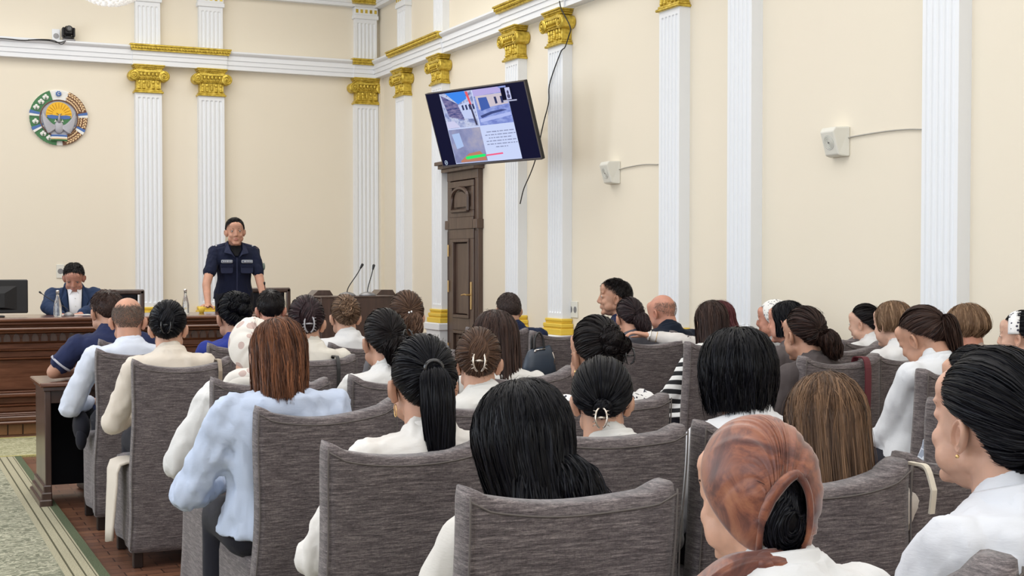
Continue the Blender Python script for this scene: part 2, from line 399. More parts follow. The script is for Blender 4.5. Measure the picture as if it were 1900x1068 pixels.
# ressaults over the pairs, with gilded mouldings
def ress(wall, c, L):
    pf = [(0, 3.791), (.118, 3.791)]+[(d+.018, z) for d, z in band_prof(3.797)[2:7]]+[(.14, 3.965), (0, 3.965)]
    o = band(pf, wall, c-L/2, c+L/2)
    m_ = bpy.data.objects.new('gilded_moulding', me_gold_strip(L+.04)); COL.objects.link(m_); m_.parent = o
    place(m_, (c, YF+.0, 3.955) if wall == 'front' else (XR, c, 3.955), 0 if wall == 'front' else -PI/2)
ress('front', 3.33, 1.13); ress('front', 5.70, .36)
ress('right', (RY[0]+RY[1])/2, RY[0]-RY[1]+.42); ress('right', (RY[2]+RY[3])/2, RY[2]-RY[3]+.42)
uf = band(upper_prof(4.70), 'front', XL, XR-.15); ur = band(upper_prof(4.70), 'right', YB, YF)
for x in (2.955, 3.71, 5.70):
    m_ = bpy.data.objects.new('gilded_moulding', me_gold_strip(.38)); COL.objects.link(m_); m_.parent = uf; place(m_, (x, YF+.0, 4.735), 0)
for y in RY[:4]:
    m_ = bpy.data.objects.new('gilded_moulding', me_gold_strip(.38)); COL.objects.link(m_); m_.parent = ur; place(m_, (XR, y, 4.735), -PI/2)
# frieze with gilded modillions
g = G(); g.box(XL, XR, YF-.09, YF, 4.83, CEIL); fz = g.obj('trim_%d' % n_tr[0], M_WHITE, kind='structure'); n_tr[0] += 1
g = G(); g.box(XR-.09, XR, YB, YF-.09, 4.83, CEIL); fz2 = g.obj('trim_%d' % n_tr[0], M_WHITE, kind='structure'); n_tr[0] += 1
def modillion_mesh():
    g = G(); g.box(-.10, .10, -.20, -.09, .0, .34, .015); g.prism([(-.11, .34), (.11, .34), (.12, .38), (-.12, .38)], -.24, -.09, 'y')
    for i in range(3):
        for sx in (-1, 1): g.tube(bez((sx*.01, -.205, .05+.09*i), (sx*.05, -.225, .05+.09*i), (sx*.09, -.225, .10+.09*i), (sx*.045, -.21, .13+.09*i), 8), .011, 6)
    g.ell((0, -.21, .06), (.035, .02, .04), 8, 6); g.ell((0, -.21, .17), (.03, .02, .05), 8, 6); return g.mesh('modillion', M_GOLD)
mm = modillion_mesh()
for i in range(9):
    o = bpy.data.objects.new('modillion', mm); COL.objects.link(o); o.parent = fz; place(o, (5.62-.375*i, YF, 4.855), 0)
for i in range(12):
    o = bpy.data.objects.new('modillion', mm); COL.objects.link(o); o.parent = fz2; place(o, (XR, YF-.42-.5*i, 4.855), -PI/2)
# dado band low on the walls
g = G(); g.box(XL, XR-.03, YF-.03, YF, 0, .62, .004); g.obj('trim_%d' % n_tr[0], M_WALL, kind='structure'); n_tr[0] += 1
DY0, DY1 = 14.47, 13.36
for a, b in ((YB, DY1-.02), (DY0+.02, YF-.03)):
    g = G(); g.box(XR-.03, XR, a, b, 0, .62, .004); g.obj('trim_%d' % n_tr[0], M_WALL, kind='structure'); n_tr[0] += 1

# door on the right wall ---------------------------------------------------
dr = thing('door_1', 'tall dark brown panelled double height door below the television', 'door', (XR, 0, 0), 0, kind='structure'); del dr['category']
def yb(g, y0, y1, x0, x1, z0, z1, b=.004): return g.box(-x1, -x0, min(y0, y1), max(y0, y1), z0, z1, b)
g = G(); W0, W1 = 13.39, 14.25                                           # casing
yb(g, W0, W0+.08, 0, .06, 0, 2.42); yb(g, W1-.08, W1, 0, .06, 0, 2.42); yb(g, W0-.001, W1+.001, 0, .064, 2.34, 2.441)
yb(g, W0-.02, W0+.10, 0, .085, 1.80, 1.90); yb(g, W1-.10, W1+.02, 0, .085, 1.80, 1.90)
for k in range(3): yb(g, W0+.010+.023*k, W0+.022+.023*k, .06, .067, .1, 1.78, .002); yb(g, W1-.068+.023*k, W1-.056+.023*k, .06, .067, .1, 1.78, .002)
g.obj('casing', M_DOOR, dr)
g = G(); yb(g, W0-.04, W1+.02, 0, .13, 2.44, 2.48); yb(g, W0-.07, W1+.05, 0, .16, 2.48, 2.52); yb(g, W0-.09, W1+.08, 0, .19, 2.52, 2.56); g.obj('cornice', M_DOOR, dr)
g = G(); yb(g, W0+.08, W1-.08, 0, .012, .0, 2.34); g.obj('door_back', M_DARKIN, dr)
def frame(g, y0, y1, z0, z1, w, x0, x1): yb(g, y0, y1, x0, x1, z0, z0+w); yb(g, y0, y1, x0, x1, z1-w, z1); yb(g, y0, y0+w, x0, x1, z0+w, z1-w); yb(g, y1-w, y1, x0, x1, z0+w, z1-w)
LY0, LY1 = W0+.085, W1-.085
lf = G(); frame(lf, LY0, LY1, .02, 1.80, .11, .035, .075); yb(lf, LY0+.11, LY1-.11, .035, .075, .68, .82); frame(lf, LY0+.11, LY1-.11, .82, 1.69, .035, .035, .09); frame(lf, LY0+.11, LY1-.11, .13, .68, .035, .035, .09)
leaf = lf.obj('door_leaf', M_DOOR, dr)
g = G(); yb(g, LY0+.15, LY1-.15, .035, .06, .86, 1.65, .012); g.obj('upper_panel', M_DOOR, leaf); g = G(); yb(g, LY0+.15, LY1-.15, .035, .06, .17, .64, .012); g.obj('lower_panel', M_DOOR, leaf)
g = G(); yb(g, LY0+.045, LY0+.075, .075, .085, .92, 1.22, .003); g.tube([(-.08, LY0+.06, 1.08), (-.135, LY0+.06, 1.08), (-.14, LY0+.10, 1.085), (-.137, LY0+.19, 1.075)], .009, 8); g.obj('door_handle', M_BRASS, leaf)
for z in (.45, 1.15, 1.55): g = G(); g.tube([(-.085, LY1+.005, z-.05), (-.085, LY1+.005, z+.08)], .009, 8); g.obj('hinge', M_BRASS, leaf)
tr = G(); yb(tr, LY0, LY1, .035, .085, 1.80, 1.93); frame(tr, LY0, LY1, 1.93, 2.33, .07, .035, .075)
pts = [(LY0+.12+.0, 1.99), (LY1-.12, 1.99)]
ym = (LY0+LY1)/2; hw = (LY1-LY0)/2-.12
arc = [(-.09, ym-hw, 2.0)]+[(-.09, ym+hw*math.sin(t), 2.14+.11*math.cos(t)) for t in np.linspace(-PI/2, PI/2, 14)]+[(-.09, ym+hw, 2.0), (-.09, ym-hw, 2.0)]
tr.tube(arc, .022, 6); yb(tr, LY0+.07, LY1-.07, .035, .05, 2.0, 2.27); transom = tr.obj('transom', M_DOOR, dr)
g = G(); g.prism([(ym-hw+.05, 2.04)]+[(ym+(hw-.05)*math.sin(t), 2.13+.08*math.cos(t)) for t in np.linspace(-PI/2, PI/2, 12)]+[(ym+hw-.05, 2.04)], -.085, -.045, 'x'); g.obj('arched_panel', M_DOOR, transom)

# podium and carpets --------------------------------------------------------
g = G(); g.box(XL, 5.2, 12.45, YF-.031, 0, .12, .01); g.obj('trim_podium', M_DESK, kind='structure')
def carpet_mat():
    m = mat('green_patterned_carpet', (.3, .3, .22), .95, .1)
    v = noise_tex(m, 26, (.45, 1.0, 1), 2, .5); v.inputs['Distortion'].default_value = 2.6
    r = ramp(m, v.outputs[0], [(.0, (.165, .17, .12)), (.47, (.19, .195, .14)), (.52, (.46, .45, .34)), (.60, (.50, .48, .36)), (.64, (.2, .2, .15))])
    f = noise_tex(m, 220, (1, 1, 1), 2); rr = ramp(m, f.outputs[0], [(.3, (.75, .75, .75)), (.7, (1.2, 1.2, 1.2))])
    lk(m, mixc(m, r.outputs[0], rr.outputs[0], 1., 'MULTIPLY'), pb(m).inputs['Base Color']); bump(m, f.outputs[0], .6, .004); return m
M_CARP = carpet_mat()
def pile(name, c):
    m = mat(name, c, .95, .1); f = noise_tex(m, 160, (1, 1, 1), 2); rr = ramp(m, f.outputs[0], [(.3, tuple(.7*x for x in c)), (.7, tuple(1.25*x for x in c))])
    lk(m, rr.outputs[0], pb(m).inputs['Base Color']); bump(m, f.outputs[0], .5, .004); return m
M_CB, M_CG, M_CD = pile('beige_pile', (.40, .37, .26)), pile('green_pile', (.105, .125, .075)), pile('dark_olive_pile', (.10, .095, .06))
cp = thing('runner_carpet', 'long green patterned runner with beige striped border along the aisle', 'carpet')
def strip(p, x0, x1, m, name, y0=-2.6, y1=10.45, z=.013): return G().box(x0, x1, y0, y1, 0.001, z).obj(name, m, p)
strip(cp, -.35, .741, M_CARP, 'field')
for a_, b_, m_, n_ in ((.741, .772, M_CB, 'border'), (.772, .781, M_CD, 'stripe'), (.781, .823, M_CB, 'border'), (.823, .831, M_CD, 'stripe'), (.831, .866, M_CB, 'border'), (.866, .871, M_CD, 'stripe'), (.871, .879, M_CB, 'border'), (.879, .925, M_CG, 'edge')):
    strip(cp, a_, b_, m_, n_); strip(cp, .39-b_, .39-a_, m_, n_)
cc = thing('cross_carpet', 'yellowish patterned carpet strip in front of the long brown desk', 'carpet')
M_CARP2 = carpet_mat(); M_CARP2.name = 'yellow_patterned_carpet'
for n_ in M_CARP2.node_tree.nodes:
    if n_.type == 'VALTORGB' and len(n_.color_ramp.elements) == 5:
        for e, c in zip(n_.color_ramp.elements, ((.22, .22, .12), (.27, .265, .15), (.50, .47, .31), (.53, .50, .34), (.25, .245, .14))): e.color = (*c, 1)
G().box(-3, 5, 10.5, 11.55, .001, .013).obj('field', M_CARP2, cc); G().box(-3, 5, 10.46, 10.5, .001, .014).obj('border', pile('gold_pile', (.42, .38, .16)), cc); G().box(-3, 5, 11.55, 11.62, .001, .014).obj('border', pile('gold_pile2', (.42, .38, .16)), cc)

# officials' desk -------------------------------------------------------------
DX0, DX1 = -.7, 3.42
dk = thing('officials_desk', 'long polished red-brown wooden desk with moulded front', 'desk')
Y0 = 11.92
def dbox(n, y, z0, z1, y1=None, x0=DX0, x1=DX1, m=M_DESK, b=.009, p=dk): return G().box(x0, x1, y, y1 or 12.35, z0, z1, b).obj(n, m, p)
dbox('desk_top', Y0-.06, .935, .965, 12.75); dbox('top_moulding', Y0-.03, .905, .935); dbox('top_moulding', Y0-.0, .885, .905)
dbox('ledge', Y0-.09, .862, .885); dbox('ledge', Y0-.05, .84, .862); dbox('frieze', Y0+.03, .755, .84); dbox('front_panel', Y0+.05, .70, .755)
dbox('moulding', Y0, .692, .704); dbox('front_panel', Y0+.05, .632, .692); dbox('moulding', Y0, .62, .634); dbox('front_panel', Y0+.06, .36, .62)
dbox('moulding', Y0-.02, .345, .36); dbox('moulding', Y0-.05, .31, .345); dbox('front_panel', Y0+.02, .25, .31); dbox('moulding', Y0-.02, .235, .25); dbox('front_panel', Y0+.0, .185, .235)
dbox('moulding', Y0-.05, .17, .185); dbox('base_moulding', Y0-.10, .12, .16); dbox('base_moulding', Y0-.06, .16, .17); dbox('base_moulding', Y0-.12, .095, .12)
dg = G(); dg.prism([(-.026, 0), (.026, 0), (.026, .03), (.016, .055), (0, .064), (-.016, .055), (-.026, .03)], -.022, 0, 'y'); dme = dg.mesh('carved_arch', M_DESKV)
for i in range(56): inst(dme, 'carved_arch', dk, (DX0+.04+.0735*i, Y0+.028, .768))
sg_ = G(); sg_.box(-.055, .055, 0, .02, 0, .094, .004); sme = sg_.mesh('skirting_board', M_SKIRT)
for i in range(35): inst(sme, 'skirting_board', dk, (DX0+.06+.118*i, Y0-.03, 0))
G().box(DX0, DX1, Y0-.01, Y0+.03, 0, .095).obj('plinth', M_DESKV, dk)
for x in (2.28, 3.30):
    G().box(x, x+.08, Y0-.01, Y0+.09, .36, .84, .006).obj('stile', M_DESKV, dk)
G().box(DX1, DX1+.04, Y0-.05, 12.75, 0, .95, .006).obj('end_panel', M_DESK, dk)

# writing desk in the front row ---------------------------------------------------
wd = thing('writing_desk', 'brown wooden writing desk with open back before the front row', 'desk', (0, 0, 0))
wx0, wx1, wy0, wy1 = .86, 2.6, 8.22, 8.72
G().box(wx0-.03, wx1+.03, wy0-.04, wy1+.03, .70, .725, .006).obj('desktop', M_DESK, wd); G().box(wx0-.01, wx1+.01, wy0-.02, wy1+.01, .675, .70, .004).obj('top_moulding', M_DESKV, wd)
G().box(wx0, wx0+.035, wy0, wy1, .0, .675, .004).obj('side_panel', M_DESKV, wd); G().box(wx1-.035, wx1, wy0, wy1, 0, .675, .004).obj('side_panel', M_DESKV, wd)
G().box(wx0+.035, wx1-.035, wy1-.05, wy1-.02, .06, .675, .003).obj('modesty_panel', M_DARKIN, wd); G().box(wx0+.035, wx1-.035, wy0+.03, wy0+.05, .60, .675, .003).obj('apron', M_DESKV, wd)
for e, z in ((.012, .13), (.024, .09), (.036, .05)): G().box(wx0-e, wx0+.035, wy0-e, wy1+e, 0, z, .006).obj('foot_moulding', M_DESKV, wd)

# lectern -----------------------------------------------------------------------------
lc = thing('lectern', 'dark brown wooden lectern carrying two gooseneck microphones', 'lectern')
lx0, lx1, ly0, ly1 = 3.47, 4.17, 11.35, 11.75
LZ = 1.13
G().box(lx0, lx1, ly0, ly0+.03, .25, LZ, .004).obj('front_panel', M_DESKV, lc); G().box(lx0, lx0+.03, ly0+.03, ly1, 0, LZ-.02, .004).obj('side_panel', M_DESKV, lc)
G().box(lx1-.03, lx1, ly0+.03, ly1, 0, LZ-.02, .004).obj('side_panel', M_DESKV, lc); G().box(lx0, lx1, ly0-.02, ly1+.02, 0, .25, .006).obj('base', M_DESKV, lc)
G().box(lx0-.005, lx1+.005, ly0-.012, ly1, LZ-.012, LZ, .003).obj('desktop', M_DESKV, lc)
for cxx in (lx0+.16, lx1+.06):
    G().add([(cxx-.13, ly1+.05, LZ-.03), (cxx+.11, ly1+.05, LZ-.03), (cxx-.05, ly1+.05, LZ+.045), (cxx+.06, ly1+.05, LZ+.045), (cxx-.13, ly1+.25, LZ-.03), (cxx+.11, ly1+.25, LZ-.03), (cxx-.05, ly1+.25, LZ+.045), (cxx+.06, ly1+.25, LZ+.045)],
            [(0, 1, 3, 2), (4, 6, 7, 5), (0, 2, 6, 4), (1, 5, 7, 3), (2, 3, 7, 6), (0, 4, 5, 1)]).obj('side_block', M_DESKV, lc)
G().box(lx0, lx0+.3, ly1+.05, ly1+.25, 0, LZ-.03).box(lx1-.08, lx1+.2, ly1+.05, ly1+.25, 0, LZ-.03).obj('rear_post', M_DESKV, lc)
def goose(label, base, head, bend, r=.0045, dome=.075, hr=.013, hl=.055, name='gooseneck_microphone'):
    t = thing(name, label, 'microphone', tuple(base)); base = np.array(base); hd = np.array(head)-base
    G().lathe([(.001, 0), (dome, 0), (dome, .008), (dome*.8, .022), (dome*.35, .034), (.001, .036)], (0, 0, 0), 20).obj('base', M_GREY, t, True)
    P = bez((0, 0, .03), (0, 0, .03+bend), hd*.6, hd, 16); G().tube(P, r, 8).obj('neck', M_BLACK, t, True)
    d = (P[-1]-P[-3]); d /= np.linalg.norm(d); G().capsule(P[-1], P[-1]+d*hl*.6, hr*.6, hr).obj('capsule', M_BLACK, t, True)
for lab, bp, hp in (('leftmost gooseneck microphone on the lectern leaning far over', (644, 546), (669, 497)), ('upright gooseneck microphone on the lectern closest to the side wall', (682, 546), (692, 499))):
    b = at_Y(bp[0], bp[1], 11.5); b[2] = LZ; h = at_Y(hp[0], hp[1], 11.5); goose(lab, b, h, .06)

# small things on the officials' desk --------------------------------------------------
TZ = .965
def bottle(px, Y, lab):
    p = at_Y(px, 560, Y); t = thing('water_bottle', lab, 'bottle', (p[0], Y, TZ), 0, 'bottles on the long desk')
    G().lathe([(.001, 0), (.032, 0), (.034, .01), (.033, .08), (.024, .13), (.013, .17), (.012, .2), (.014, .2), (.014, .205), (.001, .205)], (0, 0, 0), 18).obj('glass_body', M_GLASS, t, True)
    G().lathe([(.001, .205), (.014, .205), (.014, .222), (.001, .224)], (0, 0, 0), 14).obj('cap', M_SILVER, t, True)
bottle(107, 12.15, 'clear water bottle before the seated official'); bottle(344, 12.3, 'clear water bottle beside the standing officer hand')
b = at_Y(128, 584, 12.2); b[2] = TZ; h = at_Y(77, 544, 12.3); goose('thin black gooseneck microphone before the seated official', b, h, .05, .0035, .045, .009, .03)
b = at_Y(497, 575, 12.2); b[2] = TZ; h = at_Y(491, 528, 12.2); goose('thin gooseneck microphone beside the standing officer', b, h, .08, .0035, .045, .01, .03)
b = at_Y(374, 580, 12.4); t = thing('yellow_cup', 'small yellow cup on the desk left of the officer', 'cup', (b[0], 12.4, TZ))
G().lathe([(.001, 0), (.02, 0), (.028, .03), (.03, .06), (.027, .06), (.025, .03), (.001, .01)], (0, 0, 0), 16).obj('bowl', M_GOLD_PAINT, t, True)
# monitor (seen from behind)
p = at_Y(24, 560, 12.2); mo = thing('monitor', 'black computer monitor seen from behind on the long desk', 'monitor', (p[0]-.19, 12.2, TZ))
g = G(); g.box(-.31, .31, -.015, .02, .03, .315, .008); g.obj('screen_housing', M_BLACK, mo)
g = G(); g.add([(-.22, -.015, .06), (.22, -.015, .06), (.22, -.015, .26), (-.22, -.015, .26), (-.12, -.05, .08), (.12, -.05, .08), (.12, -.05, .2), (-.12, -.05, .2)], [(0, 1, 5, 4), (1, 2, 6, 5), (2, 3, 7, 6), (3, 0, 4, 7), (4, 5, 6, 7)]); g.obj('rear_bulge', M_BLACK, mo)
g = G(); g.box(-.03, .03, -.01, .015, 0, .1, .004).box(-.12, .12, -.08, .08, 0, .012, .004); g.obj('stand', M_BLACK, mo)
g = G(); g.tube([(-.09, -.0515, .125), (-.06, -.0515, .127)], .003, 6); g.obj('badge', M_GREY, mo)

# officials' chairs
def office_chair(x, y, lab):
    t = thing('wooden_armchair', lab, 'chair', (x, y, .12), 0, 'chairs behind the long desk')
    G().box(-.24, .24, -.24, .24, .42, .50, .03).obj('seat', M_DARKIN, t)
    G().box(-.22, .22, .2, .26, .5, 1.02, .02).obj('backrest', M_DARKIN, t)
    for sx in (-1, 1):
        G().box(sx*.26-.02, sx*.26+.02, .19, .25, 0, 1.04, .008).obj('leg', M_DESKV, t); G().box(sx*.26-.02, sx*.26+.02, -.25, -.2, 0, .64, .008).obj('leg', M_DESKV, t)
        G().box(sx*.26-.025, sx*.26+.025, -.26, .22, .64, .67, .008).obj('armrest', M_DESKV, t)
    G().box(-.28, .28, .19, .25, 1.0, 1.05, .012).obj('top_rail', M_DESKV, t)
office_chair(2.03, 13.1, 'dark wooden armchair under the seated official'); office_chair(3.58, 13.5, 'dark wooden armchair behind the standing officer')

# emblem -----------------------------------------------------------------------------
def emblem():
    c = (1.932, YF, 3.128); R = .325
    t = thing('wall_emblem', 'round painted relief state emblem with sun, bird, cotton and wheat', 'emblem', c)
    Gn = mat('emblem_green', (.055, .19, .075), .5); Wh = mat('emblem_white', (.82, .82, .78), .5); Bl = mat('emblem_blue', (.07, .16, .42), .5); Ye = mat('emblem_yellow', (.86, .50, .02), .45)
    Sv = mat('emblem_silver', (.42, .42, .46), .45, .4, .2); Wt = mat('emblem_wheat', (.80, .58, .34), .5); Br = mat('emblem_brown', (.16, .07, .04), .6)
    def P(r, a, d): return (r*math.cos(a), -d, r*math.sin(a))
    def sector(n, m, r0, r1, a0, a1, d, k=24, par=t, d0=0.):
        A = np.radians(np.linspace(a0, a1, k)); g = G(); V = [P(r1, a, d) for a in A]+[P(r0, a, d) for a in A]+[P(r1, a, d0) for a in A]+[P(r0, a, d0) for a in A]
        Fs = [(i, i+1, k+i+1, k+i) for i in range(k-1)]+[(i, 2*k+i, 2*k+i+1, i+1) for i in range(k-1)]+[(k+i, k+i+1, 3*k+i+1, 3*k+i) for i in range(k-1)]+[(0, k, 3*k, 2*k), (k-1, 3*k-1, 4*k-1, 2*k-1)]
        g.add(V, Fs); return g.obj(n, m, par)
    G().lathe([(.001, 0), (R, 0), (R, -.015), (R-.01, -.02), (.001, -.02)], (0, 0, 0), 64, 'y').obj('backing_disc', Wh, t)
    gl = sector('green_wreath', Gn, .2, R, 108, 265, .032); wr = sector('wheat_wreath', Br, .2, R, -82, 68, .032)
    for a0, a1, m in ((166, 173, Bl), (173, 178, Wh), (202, 209, Bl), (209, 214, Wh), (7, 13, Bl), (2, 7, Wh), (-30, -24, Bl), (-36, -30, Wh)): sector('ribbon', m, .195, R+.003, a0, a1, .042, 6)
    for r, a in ((.272, 122), (.262, 138), (.272, 156), (.265, 192), (.26, 228), (.262, 246)):
        x, y, z = P(r, math.radians(a), .04); g = G()
        for dx, dz in ((-.02, 0), (.02, 0), (0, .018), (-.01, -.012), (.012, -.012)): g.ell((x+dx, -.036, z+dz), (.018, .012, .018), 8, 6)
        g.obj('cotton_boll', Wh, t, True)
        g = G(); g.ell((x, -.046, z-.012), (.006, .006, .014), 6, 5); g.ell((x-.01, -.046, z-.014), (.003, .006, .009), 6, 5); g.ell((x+.01, -.046, z-.014), (.003, .006, .009), 6, 5); g.obj('leaf', Gn, t)
    for i in range(22):
        a = 64-i*6.6
        if 0 < a < 15 or -38 < a < -22: continue
        for k, r in enumerate((.222, .254, .286, .308)):
            x, y, z = P(r, math.radians(a+(k % 2)*3), .036); q = math.radians(a+90+(30 if k % 2 else -30)); g = G()
            g.ell((x, -.036, z), (.0185, .008, .0095), 8, 5, M=np.array([[math.cos(q), 0, -math.sin(q)], [0, 1, 0], [math.sin(q), 0, math.cos(q)]])); g.obj('wheat_grain', Wt, t, True)
    G().lathe([(.001, -.03), (.212, -.03), (.218, -.03), (.218, -.05), (.208, -.052), (.200, -.04), (.001, -.04)], (0, 0, -.01), 56, 'y').obj('centre_ring', Sv, t); G().tube([(.212*math.cos(a), -.052, .212*math.sin(a)-.01) for a in np.linspace(0, 2*PI, 60)], .006, 6).obj('ring_outline', Br, t)
    sun = G(); A = np.linspace(math.radians(-14), math.radians(194), 40); V = [(0, -.046, 0)]+[(.145*math.cos(a), -.046, .03+.145*math.sin(a)) for a in A]
    sun.add([(v[0], v[1], v[2]+.005) for v in V], [(0, i+1, i+2) for i in range(39)]); so = sun.obj('sun', Ye, t)
    for a in np.radians(np.linspace(8, 172, 11)): G().tube([(.07*math.cos(a), -.048, .03+.07*math.sin(a)), (.138*math.cos(a), -.048, .03+.138*math.sin(a))], .0035, 5).obj('sun_ray', mat('ray_orange', (.62, .30, .01), .5) if a < .2 else bpy.data.materials['ray_orange'], so)
    sky = G(); sky.prism([(-.15, .0), (.15, .0), (.16, -.03), (.10, -.10), (-.10, -.10), (-.16, -.03)], -.050, -.04, 'y'); sky.obj('hills', Gn, t)
    sky = G(); sky.prism([(-.135, .02), (-.08, .028), (0, .018), (.08, .028), (.135, .02), (.12, -.012), (.06, -.02), (0, -.012), (-.06, -.02), (-.12, -.012)], -.054, -.04, 'y'); sky.obj('river', Bl, t)
    for sx in (-1, 1): G().prism([(sx*.055, -.055), (sx*.03, -.02), (sx*.045, -.03), (sx*.02, -.045)][::sx], -.056, -.04, 'y').obj('stream', Wh, t)
    bd = G(); bd.ell((0, -.055, -.115), (.055, .02, .075), 14, 10); bd.tube([(0, -.06, -.06), (0, -.064, 0), (.004, -.066, .03), (.02, -.066, .04)], [.022, .012, .009, .004], 8)
    bird = bd.obj('bird_body', Sv, t, True); G().tube([(-.028, -.066, .048), (-.006, -.066, .034), (.006, -.066, .034), (.03, -.066, .042)], .004, 6).obj('head_crest', Br, bird)
    for sx in (-1, 1):
        for k in range(11):
            a = k/10; p0 = (sx*.03, -.055, -.12+.02*a); p3 = (sx*(.13+.055*math.sin(a*1.9)), -.058, -.15+.22*a)
            G().tube(bez(p0, (sx*.09, -.062, -.15+.03*a), (p3[0]*1.0, -.064, p3[2]-.06), p3, 9), np.array([.008, .010, .011, .012, .012, .011, .010, .007, .003])*1.5, 6).obj('wing_feather', Sv, bird, True)
    r3 = ((.0, Bl), (-.022, Wh), (-.034, Wt), (-.05, Gn))
    for k, (dz, m) in enumerate(r3):
        g = G(); P_ = [(x*.01, -.055, -.212+dz-.0016*(x*.6)**2*.05) for x in range(-9, 10, 2)]; g.tube(P_, .0125, 6); g.obj('flag_ribbon', m, t)
    st = G(); V = []
    for k in range(16): r = .034 if k % 2 else .026; a = 2*PI*k/16; V.append((r*math.cos(a), .278+r*math.sin(a)))
    st.prism(V, -.045, -.02, 'y'); so = st.obj('star', Bl, t)
    G().tube([(.012*math.cos(a)+.002, -.048, .278+.014*math.sin(a)) for a in np.linspace(.9, 5.4, 14)], .0035, 6).obj('crescent', Wh, so)
emblem()

# ptz camera, wall plate, cables ----------------------------------------------------
p = at_Y(128, 78, YF-.15); pt = thing('conference_camera', 'small black pan and tilt camera above the white band', 'camera', (p[0], YF-.10, 4.02))
G().box(-.07, .07, -.07, .07, -.008, .012, .004).obj('bracket', M_GREY, pt); G().lathe([(.001, .012), (.062, .012), (.066, .035), (.055, .05), (.001, .05)], (0, 0, 0), 18).obj('base', M_BLACK, pt, True)
G().box(-.072, -.045, -.05, .05, .04, .15, .01).box(.045, .072, -.05, .05, .04, .15, .01).obj('yoke', M_BLACK, pt)
hd = G(); hd.box(-.05, .05, -.06, .05, .06, .165, .02); hd.lathe([(.001, -.09), (.034, -.09), (.038, -.06), (.038, -.05), (.001, -.05)], (0, 0, .13), 18, 'y'); hd.obj('head', M_BLACK, pt)
G().lathe([(.001, -.094), (.022, -.094), (.022, -.089), (.001, -.089)], (0, 0, .13), 16, 'y').obj('lens', M_GLASS, pt)
def plate(name, lab, loc, rz, s=.04, holes=2, cat='socket'):
    t = thing(name, lab, cat, loc, rz); G().box(-s*holes/2*1.0, s*holes/2*1.0, -.012, 0, -s*.9, s*.9, .004).obj('plate', M_OFFW if name != 'wall_plate' else M_WHITE, t)
    for i in range(holes):
        x = (i-(holes-1)/2)*s; G().lathe([(.001, -.013), (s*.36, -.013), (s*.36, -.0115), (.001, -.0115)], (x, 0, 0), 14, 'y').obj('recess', M_GREY, t)
    return t
p = at_Y(104, 67, YF-.001); plate('wall_plate', 'small white wall plate beside the black camera', (p[0], YF, p[2]), 0, .09, 1, 'plate')
p = at_Y(112, 503, YF-.001); plate('wall_socket', 'cream wall socket behind the seated official', (p[0], YF, p[2]), 0, .09, 1)
p = at_X(1065, 574, XR-.001); plate('wall_socket', 'white double wall socket beside the gilded pilaster base', (XR, p[1], p[2]), -PI/2, .085, 2)
def cable(name, lab, pts, r, m=M_CABLE, n=40): return tag(G().tube(smooth_path(pts, n), r, 6).obj(name, m, None, True), lab, 'cable')
Yc = YF-.178
cable('camera_cable', 'thin black cable running along the white band to the camera', [tuple(at_Y(px, py, Yc)) for px, py in ((-40, 71), (0, 71), (40, 75), (62, 74), (90, 75), (108, 79), (122, 76))], .006)
cable('camera_cable', 'second thin cable drooping beside the camera', [tuple(at_Y(px, py, Yc-.01)) for px, py in ((52, 74), (80, 73), (100, 75), (113, 82), (120, 79))], .005)
Xc = XR-.17
cable('hanging_cable', 'long black cable hanging from the gold capital past the television', [tuple(at_X(px, py, XR-.17)) for px, py in ((1038, 2), (1042, 18), (1058, 50), (1055, 68))]+[tuple(at_X(px, py, XR-.115)) for px, py in ((1048, 88), (1040, 98), (1020, 155), (1018, 190), (1008, 230), (995, 290), (985, 320), (972, 350), (965, 378))], .0055, n=70)
cable('television_cable', 'thin vertical cable dropping behind the television', [tuple(at_X(px, py, XR-.015)) for px, py in ((968, 296), (969, 400), (969, 480), (970, 560))], .004, M_GCABLE)
